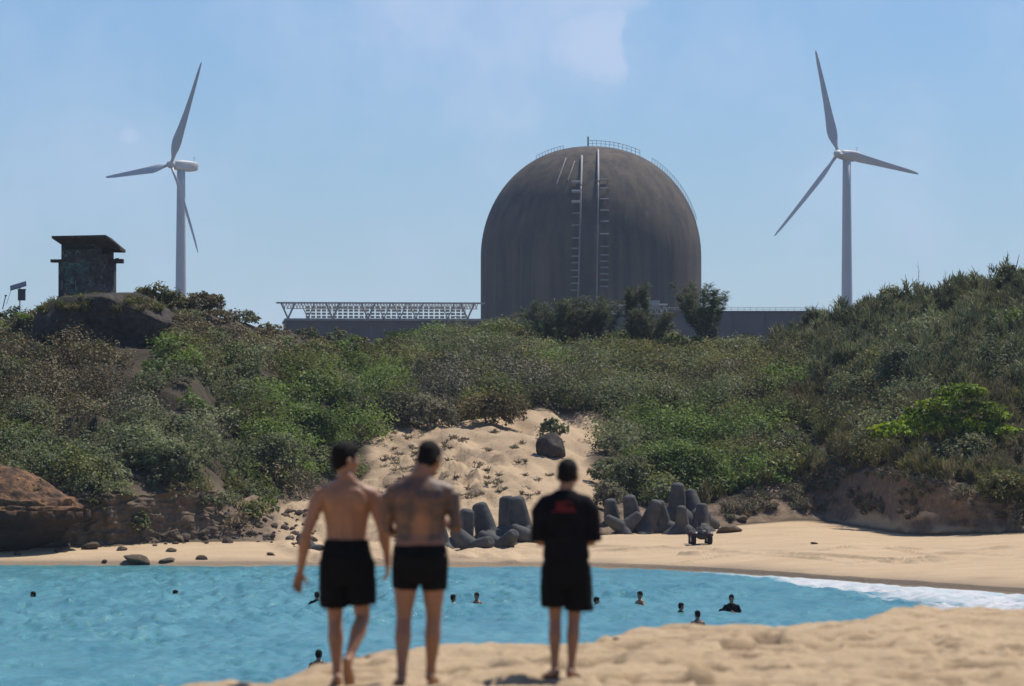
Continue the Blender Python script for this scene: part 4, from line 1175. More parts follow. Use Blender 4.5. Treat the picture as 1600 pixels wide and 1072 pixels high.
# ------------------------------------------------------------------ wind turbines
def wind_turbine(hub_px, tower_px, psi, ang0, label, Y=1360.0):
    s = F / Y
    hub = P(*hub_px, Y)
    tx = P(tower_px, hub_px[1], Y)
    zb = 12.0
    root = empty('wind_turbine', (tx.x, Y, zb), 0, label, 'wind turbine', 'pair of wind turbines behind the headland')
    hz_ = hub.z - zb
    mb = MB(); rings = []
    for t in np.linspace(0, 1, 12):
        r = 2.15 + (1.22 - 2.15) * t; rings.append(((0, 0, -1 + (hz_ - 0.2) * t), (r, 0, 0), (0, r, 0)))
    mb.loft(rings, 28); mb.build('tower', M['turbine'], root, True)
    a = Vector((-math.sin(psi), -math.cos(psi), 0.07)).normalized()       # towards the rotor
    b = Vector((0, 0, 1)).cross(a).normalized(); up = a.cross(b).normalized()
    o = Vector((0, 0, hz_))
    ovh = (tower_px - hub_px[0]) / s / math.sin(psi)
    mb = MB()
    def ring(d, w_, h_, dz=0): return (o + a * d + up * dz, b * w_, up * h_)
    def rrect(d, w_, h_, dz=0):
        return d, w_, h_, dz
    prof = [(ovh - 0.9, 0.95, 0.95, 0), (ovh - 1.6, 1.35, 1.35, 0), (0, 1.6, 1.6, 0.05), (-3.2, 1.6, 1.6, 0.1), (-5.2, 1.4, 1.35, 0.25), (-5.7, 1.0, 1.0, 0.35)]
    vs = []; n = 20
    for d, w_, h_, dz in prof:
        for i in range(n):
            t = 2 * math.pi * i / n; c = math.cos(t); q = math.sin(t)
            c = math.copysign(abs(c) ** 0.5, c); q = math.copysign(abs(q) ** 0.5, q)
            vs.append(o + a * d + up * dz + b * (c * w_) + up * (q * h_))
    fs = [(k * n + i, k * n + (i + 1) % n, (k + 1) * n + (i + 1) % n, (k + 1) * n + i) for k in range(len(prof) - 1) for i in range(n)]
    fs += [tuple(range(n)), tuple(range((len(prof) - 1) * n, len(prof) * n))]
    mb.add(vs, fs)
    nac = mb.build('nacelle', M['nacelle'], root, True)
    mb = MB(); q = o + a * (-4.6) + up * 1.6
    mb.tube([q, q + up * 1.6], 0.06, 5); mb.tube([q + up * 1.3 - b * 0.5, q + up * 1.3 + b * 0.5], 0.05, 5)
    mb.build('wind_mast', M['grey_steel'], nac)
    mb = MB(); hc = o + a * ovh
    rings = [(hc + a * d, b * r, up * r) for d, r in [(-0.9, 1.05), (-0.3, 1.25), (0.4, 1.2), (1.0, 0.9), (1.4, 0.45), (1.55, 0.05)]]
    mb.loft(rings, 20); mb.build('hub', M['nacelle'], root, True)
    Rb = 173.0 / s
    e = b if b.x > 0 else -b
    for k in range(3):
        t = ang0 + k * 2 * math.pi / 3
        d = (up * math.cos(t) + e * math.sin(t)).normalized()
        tang = a.cross(d).normalized()
        mb = MB(); rings = []
        for (f, ch, th, tw) in [(0.02, 1.0, 1.0, 90), (0.06, 1.0, 0.95, 60), (0.11, 1.5, 0.8, 30), (0.17, 2.35, 0.62, 24), (0.23, 2.6, 0.50, 20), (0.35, 2.15, 0.36, 14), (0.5, 1.7, 0.27, 9), (0.7, 1.25, 0.18, 5), (0.88, 0.9, 0.11, 3), (0.97, 0.55, 0.07, 2), (1.0, 0.15, 0.04, 2)]:
            tw = R(tw + 8)
            cu = tang * math.cos(tw) + a * math.sin(tw); tv = d.cross(cu)
            sweep = cu * (ch * 0.18 if f > 0.1 else 0)
            cone = a * (0.035 * Rb * f * f)
            rings.append((hc + d * (Rb * f) + sweep + cone, cu * (ch * (0.62 if f > 0.1 else 0.5)), tv * (th / 2)))
        mb.loft(rings, 14); mb.build('blade', M['turbine'], root, True)
    return root
wind_turbine((268, 259), 283, R(51), R(26), 'wind turbine on the left behind the sentry tower with nacelle pointing right')
wind_turbine((1308, 243), 1323, R(44), R(-16.6), 'wind turbine on the right rising behind the dark thicket')

# ------------------------------------------------------------------ rocks
def rock_mesh(name, seed, d=(1, 1, 1), amp=0.35, sub=4, freq=1.1, flat=0.25, front=None):
    bm = bmesh.new(); bmesh.ops.create_icosphere(bm, subdivisions=sub, radius=1.0)
    co = np.array([v.co[:] for v in bm.verts])
    n1_ = fbm(co[:, 0] * freq + seed * 7.1, co[:, 1] * freq, co[:, 2] * freq, seed, 5, 0.55)
    n2_ = 1 - 2 * np.abs(fbm(co[:, 0] * freq * 2 + seed, co[:, 1] * freq * 2, co[:, 2] * freq * 2, seed + 9, 3))
    co2 = co * (1 + amp * n1_ + amp * 0.25 * n2_)[:, None]
    # facet a little
    for k in range(7):
        g = np.random.default_rng(seed * 31 + k); nn = unit(g.normal(size=3)); lim = 0.72 + 0.2 * g.random()
        dd = co2 @ nn; co2 -= nn * (np.maximum(dd - lim, 0) * 0.8)[:, None]
    co2[:, 2] = np.where(co2[:, 2] < -flat, -flat + (co2[:, 2] + flat) * 0.3, co2[:, 2])
    if front is not None:
        lim = -front + 0.16 * (fbm(co[:, 0] * 2.2, co[:, 2] * 2.2, 0, seed + 20, 5, 0.6)) - 0.12 * co2[:, 2]
        co2[:, 1] = np.where(co2[:, 1] < lim, lim + (co2[:, 1] - lim) * 0.12, co2[:, 1])
    for v, c in zip(bm.verts, co2): v.co = Vector((c[0] * d[0], c[1] * d[1], c[2] * d[2]))
    me = bpy.data.meshes.new(name); bm.to_mesh(me); bm.free()
    me.polygons.foreach_set('use_smooth', [True] * len(me.polygons)); me.update()
    return me
# tower rock with overhang
YR = 257.5; sR = F / YR
c = P(160, 505, YR + 3.2)
me = rock_mesh('rock', 3, (3.9, 3.6, 2.05), 0.16, 6, 1.3, 0.72, 0.55)
tag(link('rock', me, M['rock_dark'], None, c), 'big dark overhanging rock block carrying the sentry tower', 'rock')
c = P(207, 562, YR + 2.6)  # added rock, darkens the recess where only shade lies under the block
me = rock_mesh('rock', 8, (1.25, 1.8, 1.9), 0.25, 5, 1.3, 0.9, 0.4)
tag(link('rock', me, M['rock_dark'], None, c), 'dark narrow rock added for the shadowed recess below the overhanging block', 'rock')
# grass cap on the block
n = 90; g = np.random.default_rng(5)
a = g.random(n) * 6.28; q = np.sqrt(g.random(n))
ctr = P(160, 505, YR + 3.2)
pos = np.stack([ctr.x + np.cos(a) * q * 3.5, ctr.y + np.sin(a) * q * 2.7, ctr.z + 1.25 * np.sqrt(1 - 0.75 * q * q) - 0.15], 1)
me = strands_mesh('grass_cap', pos, np.full(n, 0.5), 0.25 + 0.35 * g.random(n), ['G' if v < 0.4 else 'D' for v in g.random(n)], np.full(n, 170), g, 0.55, 0.03, (0.2, 0.5), 0.4)
tag(link('grass_cap', me, M['reed']), 'olive grass growing over the top of the tower rock', 'grass', kind='stuff')
# low orange mound at the left edge
ym = 221.0; sm_ = F / ym
mc_ = P(-8, 806, ym + 1.2)
bm = bmesh.new(); bmesh.ops.create_icosphere(bm, subdivisions=6, radius=1.0)
co = np.array([v.co[:] for v in bm.verts]); bm_z = co[:, 2].copy()
fac = np.where(bm_z < 0, 1 - 0.16 * sstep(0, -0.25, bm_z), 1.0)
co2 = co * (1 + 0.14 * fbm(co[:, 0] * 1.6, co[:, 1] * 1.6, co[:, 2] * 1.6, 71, 5, 0.6) + 0.05 * (1 - 2 * np.abs(fbm(co[:, 0] * 5, co[:, 1] * 5, co[:, 2] * 5, 72, 3))))[:, None]
rr2 = np.sqrt(np.clip(1 - bm_z ** 2, 0, 1))
rough_ = 0.07 * fbm(co[:, 0] * 4, co[:, 1] * 4, co[:, 2] * 4, 74, 5, 0.65) + 0.05 * (1 - 2 * np.abs(fbm(co[:, 0] * 2.5, co[:, 1] * 2.5, co[:, 2] * 7, 75, 4)))
co2 *= (1 + rough_ * (0.4 + 0.9 * (np.abs(bm_z) < 0.55)))[:, None]
co2[:, 0] *= 4.15 * fac; co2[:, 1] *= 3.4 * fac
co2[:, 2] = np.where(bm_z > 0, 0.15 + 2.3 * (1 - rr2 ** 1.9) + 1.8 * rough_, co2[:, 2] * 1.9)
for v, c in zip(bm.verts, co2): v.co = Vector(c)
me = bpy.data.meshes.new('rock_mound'); bm.to_mesh(me); bm.free()
me.polygons.foreach_set('use_smooth', [True] * len(me.polygons))
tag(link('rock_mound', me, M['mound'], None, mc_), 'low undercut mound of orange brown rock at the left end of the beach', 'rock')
n = 130; g = np.random.default_rng(6)
a = g.random(n) * 6.28; q = np.sqrt(g.random(n)) * 0.9
pos = np.stack([mc_.x + np.cos(a) * q * 4.1, mc_.y + np.sin(a) * q * 3.0, mc_.z + 0.1 + 2.3 * (1 - q ** 1.6)], 1)
keep = fbm(pos[:, 0] * 0.8, pos[:, 1] * 0.8, 0, 73, 3) + (pos[:, 2] - mc_.z - 1.2) * 0.5 > 0.05
pos = pos[keep]; n = len(pos)
me = leaves_mesh('creeper', pos, 0.30 + 0.25 * g.random(n), np.full(n, 0.4), ['D' if v < 0.45 else 'B' for v in g.random(n)], np.full(n, 60), np.full(n, 0.16), g)
tag(link('creeper', me, M['leaf']), 'thin olive and brown creeper over the orange rock mound', 'ground cover', kind='stuff')
# boulder in the gully
b = ground_at(862, 712)
me = rock_mesh('boulder', 12, (0.92, 0.8, 0.85), 0.18, 5, 1.2, 0.6)
tag(link('boulder', me, M['rock_dark'], None, (b.x, b.y, b.z + 0.45)), 'single dark grey boulder topped by a shrub in the sandy gully', 'boulder')
# rubble at the foot of the left cliff
rub = [rock_mesh('rock', 40 + k, (1, 0.85, 0.62), 0.3, 3, 1.2, 0.35) for k in range(6)]
for k, me in enumerate(rub): me.materials.append(M['rubble'] if k % 3 else M['rock_brown'])
def put_rock(u, py, wpx, label, group=None, k=None, seed=0, hgt=1.0, Yv=None):
    g = np.random.default_rng(900 + seed)
    b = ground_at(u, py, 2.0, 5.4)
    s = F / b.y; r = wpx / 2 / s
    o = bpy.data.objects.new('rock', rub[g.integers(0, 6) if k is None else k]); COL.objects.link(o)
    o.location = (b.x, b.y, b.z + r * 0.12); o.scale = (r, r * 0.9, r * hgt)
    o.rotation_euler = (g.normal() * 0.15, g.normal() * 0.15, g.random() * 6.28)
    return tag(o, label, 'rock', group)
g = np.random.default_rng(11)
for i in range(110):
    u = 175 + 320 * g.random() ** 0.42; top = np.interp(u, [170, 250, 330, 400, 500], [850, 840, 818, 796, 800]); bot = np.interp(u, [170, 300, 400, 500], [862, 850, 848, 856])
    py = top + (bot - top) * g.random()
    put_rock(u, py, 6 + 18 * g.random() ** 2.4, 'angular rock in the rubble heap at the foot of the left cliff', 'rubble at the foot of the left cliff', None, i, 0.75 + 0.5 * g.random())
for i, (u, py, wp, h_, k, lab) in enumerate([
    (28, 867, 17, 0.8, 0, 'small dark rock on the sand below the orange mound'),
    (216, 878, 58, 0.42, 3, 'widest low rock on the sand near the waterline'),
    (262, 877, 26, 0.45, 1, 'flat pale rock just right of the widest low rock'),
    (268, 862, 18, 0.8, 3, 'small rock on the sand above the flat pale rock'),
    (315, 874, 25, 0.6, 0, 'low dark rock at the waterline right of the flat pale rock'),
    (164, 878, 13, 0.7, 0, 'little dark rock at the waterline left of the widest low rock'),
    (191, 860, 20, 0.8, 3, 'dark rock on the sand directly below the cliff rubble'),
    (96, 862, 30, 0.5, 0, 'flat dark rock at the right toe of the orange mound'),
    (140, 858, 34, 0.6, 0, 'dark rock between the orange mound and the rubble'),
    (424, 868, 16, 0.7, 3, 'small brown rock near the hand of the leftmost walker'),
    (1272, 850, 14, 0.35, 0, 'thin dark stone alone on the far sand'),
    (1140, 832, 46, 0.5, 1, 'flat pale rock right of the tetrapods'),
    (1160, 812, 24, 0.8, 1, 'pale angular rock above the flat rock right of the tetrapods'),
    (1180, 796, 20, 0.8, 2, 'pale rock lodged in the scrub above the flat rock')]):
    put_rock(u, py, wp, lab, None, k, 300 + i, h_)

# ------------------------------------------------------------------ tetrapods
mb = MB()
dirs = [Vector((0, 0, 1))] + [Vector((math.cos(t) * 0.943, math.sin(t) * 0.943, -0.333)) for t in (0.3, 0.3 + 2.094, 0.3 + 4.189)]
for d in dirs:
    U_ = d.orthogonal().normalized(); V_ = d.cross(U_)
    rings = [(d * t, U_ * r, V_ * r) for t, r in [(0, 0.70), (0.7, 0.64), (1.3, 0.565), (1.95, 0.465), (2.06, 0.43), (2.16, 0.30), (2.18, 0.26), (2.185, 0.03)]]
    mb.loft(rings, 24)
tet = mb.remesh('body', 0.045, 1, lambda c: 0.022 * fbm(c[:, 0] * 3, c[:, 1] * 3, c[:, 2] * 3, 81, 3))
tet.materials.append(M['tetrapod'])
def tetra(u, py, rot, sc, label, Yv, group, dz=0.4):
    b = P(u, py, Yv); b.z = max(b.z, 0)
    gz = hill_z(b.x, b.y)
    o = bpy.data.objects.new('tetrapod', tet); COL.objects.link(o)
    o.location = (b.x, b.y, zpix(py + (10 if abs(rot[0]) < 45 else 4), b.y))
    o.rotation_euler = tuple(R(q) for q in rot); sc *= 0.88; o.scale = (sc, sc, sc)
    return tag(o, label, 'tetrapod', group)
gA = 'tetrapods left of the man in the black shirt'; gB = 'tetrapods right of the man in the black shirt'
# u, centre row, rotation, scale, label, depth
for a in [
    (690, 848, (0, -12, 40), 0.82, 'tetrapod nearest the elbow of the tattooed man, at the left end of its row', 225),
    (722, 838, (8, -8, 100), 0.9, 'tetrapod with upright leg second from the left end of the left row', 226),
    (763, 832, (-6, -14, 10), 0.98, 'tetrapod leaning left with a dark tip in the middle of the left row', 227),
    (797, 822, (5, 4, 200), 0.98, 'tallest tetrapod standing straight behind the left row', 230),
    (815, 824, (-4, -10, 60), 1.0, 'tetrapod leaning left close before the tallest one', 227.5),
    (740, 856, (70, 20, 30), 0.78, 'tetrapod toppled on its side on the sand at the front of the left row', 223.5),
    (785, 852, (95, -10, 140), 0.74, 'low toppled tetrapod at the foot of the left row centre', 224.5),
    (838, 838, (40, 25, 80), 0.85, 'tetrapod half hidden by the left sleeve of the black shirt', 226.5),
    (490, 860, (80, 15, 20), 0.62, 'dark tetrapod lying on the sand behind the legs of the leftmost walker', 222.5)]:
    tetra(*a, gA)
for a in [
    (958, 812, (4, -8, 30), 0.9, 'dark tetrapod at the left end of the right row beside the black shirt', 240),
    (990, 808, (-6, -10, 90), 0.95, 'tetrapod with rounded upright leg near the left end of the right row', 239),
    (1012, 812, (10, 12, 10), 0.9, 'tetrapod leaning right near the left end of the right row', 238.5),
    (1036, 814, (-6, 10, 200), 0.9, 'tetrapod in the middle front of the right row', 239),
    (1058, 792, (3, -4, 60), 1.0, 'tallest tetrapod at the back of the right row', 242.5),
    (1088, 798, (5, 14, 150), 0.95, 'tetrapod leaning right at the back of the right row', 242.5),
    (1096, 818, (-5, 3, 20), 0.86, 'tetrapod at the right end of the right row behind the quad bike', 240.5),
    (1066, 822, (75, 20, 70), 0.75, 'toppled pale tetrapod just left of the quad bike', 238),
    (974, 822, (85, -10, 10), 0.72, 'toppled tetrapod half buried at the front of the right row', 237.5)]:
    tetra(a[0], a[1], (a[2][0] * 1.6, a[2][1] * 1.5, a[2][2]), a[3] * 0.86, *a[4:], gB)

# ------------------------------------------------------------------ sentry tower
YT = 265.0; sT = F / YT
def TP(px, py, dy=0.0):
    q = P(px, py, YT + dy); return q
tb = P(133, 462, YT + 1.6)
root = empty('sentry_tower', (tb.x, tb.y, tb.z - 0.6), 0, 'old concrete sentry tower with flared roof and graffiti on the dark rock', 'tower')
ox, oy, oz = tb.x, tb.y, tb.z - 0.6
def TL(px, py, dy=0.0):
    q = P(px, py, YT + dy); return Vector((q.x - ox, q.y - oy, q.z - oz))
def prism(pts_px, y0, y1):
    mb = MB(); f = [TL(*p, 0) for p in pts_px]; n = len(f)
    vs = [Vector((q.x, y0, q.z)) for q in f] + [Vector((q.x, y1, q.z)) for q in f]
    mb.add(vs, [tuple(range(n)), tuple(range(2 * n - 1, n - 1, -1))] + [(i, n + i, n + (i + 1) % n, (i + 1) % n) for i in range(n)])
    return mb
# lower body: front face and a receding right face
def body(x0, xm, x1, ytop, ybot, push):
    mb = MB()
    a, b_, c_ = TL(x0, ytop), TL(xm, ytop), TL(x1, ytop)
    zt_, zb_ = a.z, TL(x0, ybot).z
    xy = [(a.x, -1.5), (b_.x, -1.6), (c_.x, -1.6 + push), (c_.x, 1.3), (a.x, 1.3)]
    n = len(xy)
    vs = [Vector((x, y, zb_)) for x, y in xy] + [Vector((x, y, zt_)) for x, y in xy]
    mb.add(vs, [tuple(range(n - 1, -1, -1)), tuple(range(n, 2 * n))] + [(i, (i + 1) % n, n + (i + 1) % n, n + i) for i in range(n)])
    return mb
body(91, 152, 175, 407, 476, 1.2).build('wall', M['tower_wall'], root)
up = body(95.5, 150, 171, 381.5, 407.2, 1.15).build('upper_wall', M['tower_wall'], root)
mb = MB(); q0, q1 = TL(101, 384), TL(148, 389)
mb.box(((q0.x + q1.x) / 2, -1.56, (q0.z + q1.z) / 2), (q1.x - q0.x, 0.14, q0.z - q1.z)); mb.build('window', M['dark_hole'], up)
mb = MB(); q0, q1 = TL(157, 386), TL(165, 396)
mb.box(((q0.x + q1.x) / 2, -1.02, (q0.z + q1.z) / 2), (q1.x - q0.x, 0.5, q0.z - q1.z), rz=R(50)); mb.build('window', M['dark_hole'], up)
# flared roof: top slab, soffit narrowing down to the wall, right side drooping
tlx, trx, rrx = TL(82, 369.5), TL(166.5, 367.8), TL(188, 386)
mb = MB()
a0, a1, a2 = TL(82, 369.5), TL(166.5, 367.8), TL(188.5, 386.5)
b0, b1, b2 = TL(82.5, 373.2), TL(166, 371.8), TL(188, 390.8)
def V3(q, y): return Vector((q.x, y, q.z))
rows_ = []
for y in (-2.2, 1.9):
    rows_.append([V3(a0, y), V3(a1, y), V3(a2, y + (0.7 if y < 0 else 0)), V3(b2, y + (0.7 if y < 0 else 0)), V3(b1, y), V3(b0, y)])
vs = rows_[0] + rows_[1]; n = 6
mb.add(vs, [tuple(range(n)), tuple(range(2 * n - 1, n - 1, -1))] + [(i, n + i, n + (i + 1) % n, (i + 1) % n) for i in range(n)])
rf = mb.build('roof', M['tower_roof'], root)
mb = MB()
w0, w1, w2 = TL(95.5, 382.2), TL(150, 382.2), TL(172, 391.2)
top = [V3(b0, -2.15), V3(b1, -2.15), V3(b2, -1.45), V3(b2, 1.8), V3(b0, 1.8)]
top = [q - Vector((0, 0, 0.004)) for q in top]
bot_ = [V3(w0, -1.52), V3(w1, -1.62), V3(w2, -0.5), V3(w2, 1.32), V3(w0, 1.32)]
n = 5
mb.add(bot_ + top, [tuple(range(n - 1, -1, -1)), tuple(range(n, 2 * n))] + [(i, (i + 1) % n, n + (i + 1) % n, n + i) for i in range(n)])
mb.build('soffit', M['tower_roof'], rf)
for (xa, xb, ya, yb) in [(76.5, 95, 404.2, 408.6), (170, 190, 403.6, 409.8)]:
    q0, q1 = TL(xa, ya), TL(xb, yb)
    mb = MB(); mb.box(((q0.x + q1.x) / 2, -0.35, (q0.z + q1.z) / 2), (q1.x - q0.x, 0.9, q0.z - q1.z))
    if xa > 100: 
        q2, q3 = TL(178, 402.2), TL(183, 404)
        mb.box(((q2.x + q3.x) / 2, -0.35, (q2.z + q3.z) / 2), (q3.x - q2.x, 0.7, q2.z - q3.z))
    mb.build('ledge', M['tower_roof'], root)
g = np.random.default_rng(21)
def strokes(n, x0, x1, y0, y1, yf, th, mat, size):
    mb = MB()
    for _ in range(n):
        px = x0 + (x1 - x0) * g.random(); py = y0 + (y1 - y0) * g.random()
        a = g.random() * 6.28; cur = g.normal() * 1.6; l = size * (0.5 + g.random()); pts = []
        x, y = px, py
        for k in range(7):
            x = min(max(x + math.cos(a) * l / 6, x0), x1); y = min(max(y + math.sin(a) * l / 6 * 1.3, y0), y1); a += cur / 3
            q = TL(x, y); pts.append(Vector((q.x, yf(x), q.z)))
        for k in range(6):
            d = pts[k + 1] - pts[k]
            if d.length < 1e-3: continue
            nrm = Vector((-d.z, 0, d.x)).normalized() * th
            o_ = Vector((0, -0.006, 0)) * (1 + g.random())
            mb.hexa([pts[k] - nrm + o_, pts[k + 1] - nrm + o_, pts[k + 1] - nrm, pts[k] - nrm, pts[k] + nrm + o_, pts[k + 1] + nrm + o_, pts[k + 1] + nrm, pts[k] + nrm])
    return mb
front = lambda x: -1.507 - 0.1 * (x - 91) / 61
front2 = lambda x: -1.512 - 0.1 * (x - 91) / 61
right_f = lambda x: -1.61 + 1.2 * (x - 152) / 23
for n_, args, mt in [(24, (93, 138, 410, 458, front, 0.042, None, 13), 'paint_teal'), (18, (93, 142, 410, 458, front, 0.022, None, 11), 'paint_pale'),
                     (7, (97, 125, 392, 405, front2, 0.018, None, 8), 'paint_pale'), (8, (153.5, 166, 414, 452, right_f, 0.04, None, 9), 'paint_lilac')]:
    for _ in range(n_): strokes(1, *args).build('graffiti', M[mt], root)

# solar lamp post left of the tower
b = P(34, 482, 270.0); b.z -= 0.3
root = empty('solar_post', b, 0, 'small post with tilted solar panel and box left of the sentry tower', 'solar panel')
s_ = F / 270.0
def SP(px, py): 
    q = P(px, py, 270.0); return Vector((q.x - b.x, 0, q.z - b.z))
mb = MB(); mb.tube([(SP(31, 482).x, 0, -0.3), SP(31, 446)], 0.035, 8); mb.build('post', M['grey_steel'], root, True)
mb = MB(); q = (SP(16, 450.5) + SP(41, 443)) / 2; d = SP(41, 443) - SP(16, 450.5)
mb.box(q, (d.length, 0.7, 0.05), M=Matrix.Rotation(-math.atan2(d.z, d.x), 3, 'Y') @ Matrix.Rotation(R(25), 3, 'X')); mb.build('panel', M['panel'], root)
mb = MB(); q = (SP(28.5, 453) + SP(40, 469.5)) / 2
mb.box(q + Vector((0, -0.1, 0)), (0.44, 0.3, 0.64)); mb.box(q + Vector((0, -0.1, 0.34)), (0.50, 0.36, 0.05)); mb.build('control_box', M['box_grey'], root)
mb = MB(); mb.tube([SP(18, 451), SP(10, 476)], 0.012, 5); mb.build('stay_wire', M['grey_steel'], root)
b = P(4, 478, 270.0); b.z -= 0.2
mb = MB(); q = P(9, 462, 270.0) - b
mb.tube([(0, 0, 0), q], 0.03, 6); mb.box(q, (0.14, 0.1, 0.08)); 
tag(mb.build('leaning_stake', M['box_grey'], None, False, b), 'thin leaning stake at the left edge near the solar post', 'stake')

# ------------------------------------------------------------------ quad bike
b = ground_at(1094, 850.5, 2.2, 3.99)
s_ = F / b.y
root = empty('quad_bike', b, R(4), 'dark quad bike parked on the sand before the right tetrapods', 'quad bike')
for x, y in [(-0.41, -0.55), (0.41, -0.55), (-0.41, 0.55), (0.41, 0.55)]:
    wl = empty('wheel', (x, y, 0.27)); wl.parent = root
    mb = MB()
    prof = [(-0.125, 0.17), (-0.125, 0.23), (-0.09, 0.27), (0, 0.28), (0.09, 0.27), (0.125, 0.23), (0.125, 0.17)]
    mb.loft([((t, 0, 0), (0, r, 0), (0, 0, r)) for t, r in prof], 24); mb.build('tyre', M['tyre'], wl, True)
    mb = MB(); mb.loft([((t, 0, 0), (0, r, 0), (0, 0, r)) for t, r in [(-0.13, 0.05), (-0.132, 0.15), (0.132, 0.15), (0.13, 0.05)]], 20); mb.build('rim', M['chrome'], wl, True)
mb = MB()
mb.loft([((0, y, z), (wx, 0, 0), (0, 0, hz2)) for y, z, wx, hz2 in [(-0.85, 0.52, 0.12, 0.10), (-0.6, 0.55, 0.22, 0.17), (-0.2, 0.50, 0.20, 0.20), (0.3, 0.5, 0.2, 0.18), (0.8, 0.55, 0.14, 0.1)]], 14)
mb.build('body', M['black_plastic'], root, True)
mb = MB(); mb.loft([((0, y, z), (wx, 0, 0), (0, 0, hz2)) for y, z, wx, hz2 in [(-0.92, 0.42, 0.20, 0.10), (-0.84, 0.46, 0.30, 0.22), (-0.5, 0.50, 0.33, 0.26), (-0.3, 0.52, 0.24, 0.24)]], 14)
mb.build('front_cover', M['black_plastic'], root, True)
for y in (-0.55, 0.55):
    for sx in (-1, 1):
        mb = MB(); rings = []
        for k in range(9):
            t = math.pi * (0.12 + 0.76 * k / 8)
            rings.append(((sx * 0.38, y + 0.40 * math.cos(t), 0.30 + 0.36 * math.sin(t)), (0.17, 0, 0), (0, 0.02 * math.cos(t), 0.02 * math.sin(t) + 0.004)))
        mb.loft(rings, 10); mb.build('fender', M['red_plastic'], root, True)
mb = MB(); mb.loft([((0, y, z), (wx, 0, 0), (0, 0, 0.06)) for y, z, wx in [(-0.05, 0.72, 0.11), (0.1, 0.74, 0.15), (0.4, 0.76, 0.16), (0.62, 0.79, 0.14)]], 12); mb.build('seat', M['black_plastic'], root, True)
mb = MB(); mb.tube([(0, -0.42, 0.6), (0, -0.3, 0.9)], 0.03, 8); mb.tube([(-0.38, -0.18, 0.96), (-0.18, -0.3, 0.92), (0.18, -0.3, 0.92), (0.38, -0.18, 0.96)], 0.018, 8); mb.build('handlebar', M['black_plastic'], root, True)
mb = MB()
for y in (-0.8, -0.62, -0.45): mb.tube([(-0.32, y, 0.76), (0.32, y, 0.76)], 0.014, 6)
for x in (-0.32, 0, 0.32): mb.tube([(x, -0.82, 0.76), (x, -0.42, 0.76)], 0.014, 6); mb.tube([(x * 0.6, -0.6, 0.6), (x, -0.6, 0.76)], 0.014, 6)
mb.build('rack', M['black_plastic'], root)
mb = MB()
for y in (0.6, 0.78, 0.95): mb.tube([(-0.32, y, 0.8), (0.32, y, 0.8)], 0.014, 6)
for x in (-0.32, 0, 0.32): mb.tube([(x, 0.56, 0.8), (x, 0.97, 0.8)], 0.014, 6); mb.tube([(x * 0.5, 0.7, 0.6), (x, 0.75, 0.8)], 0.014, 6)
mb.build('rack', M['black_plastic'], root)
for sx in (-1, 1):
    mb = MB(); mb.ball((sx * 0.13, -0.82, 0.56), (0.06, 0.04, 0.05)); mb.build('headlight', M['chrome'], root, True)
mb = MB(); mb.box((-0.07, -0.1, 1.02), (0.16, 0.2, 0.24)); mb.tube([(-0.07, -0.1, 0.74), (-0.07, -0.1, 0.95)], 0.03, 6); mb.build('bag', M['black_plastic'], root, False)

# ------------------------------------------------------------------ people
def lerp(a, b, t): return Vector(a) + (Vector(b) - Vector(a)) * t
def limb(mb, pts, rad, n=12, flat=1.0): mb.tube(pts, rad, n, True, flat)
def leg(mb, hip, knee, ankle, toe, k=1.0):
    hip, knee, ankle, toe = map(Vector, (hip, knee, ankle, toe))
    dn = (ankle - knee).normalized()
    back = Vector((0, -1, 0)); back = (back - dn * back.dot(dn)).normalized()
    limb(mb, [hip, lerp(hip, knee, .25), lerp(hip, knee, .55), lerp(hip, knee, .85), knee], [0.098 * k, 0.092 * k, 0.076 * k, 0.058 * k, 0.055 * k])
    limb(mb, [knee, lerp(knee, ankle, .14) + back * .010, lerp(knee, ankle, .32) + back * .018, lerp(knee, ankle, .55) + back * .010, lerp(knee, ankle, .82), ankle],
         [0.053 * k, 0.054 * k, 0.059 * k, 0.047 * k, 0.034 * k, 0.036 * k])
    f = (toe - ankle); fl = f.normalized()
    heel = ankle - fl * 0.035 + (ankle - knee).normalized() * 0.035
    side = fl.cross(dn).normalized()
    mb.ball(heel, (0.032, 0.036, 0.036))
    mid = lerp(ankle, toe, .55) + dn * 0.012
    mb.loft([(heel, side * .030, dn * .030), (lerp(heel, mid, .6), side * .036, dn * .036), (mid, side * .043, dn * .028), (lerp(mid, toe, .7), side * .046, dn * .020), (toe, side * .036, dn * .013)], 12)
    for j in range(5):
        o = side * (0.034 - 0.017 * j); L_ = [0.040, 0.036, 0.032, 0.026, 0.020][j]
        sgn = 1
        mb.tube([toe - fl * 0.02 + o, toe + fl * L_ * 0.5 + o, toe + fl * L_ + o], [0.010, 0.010, 0.007], 7)
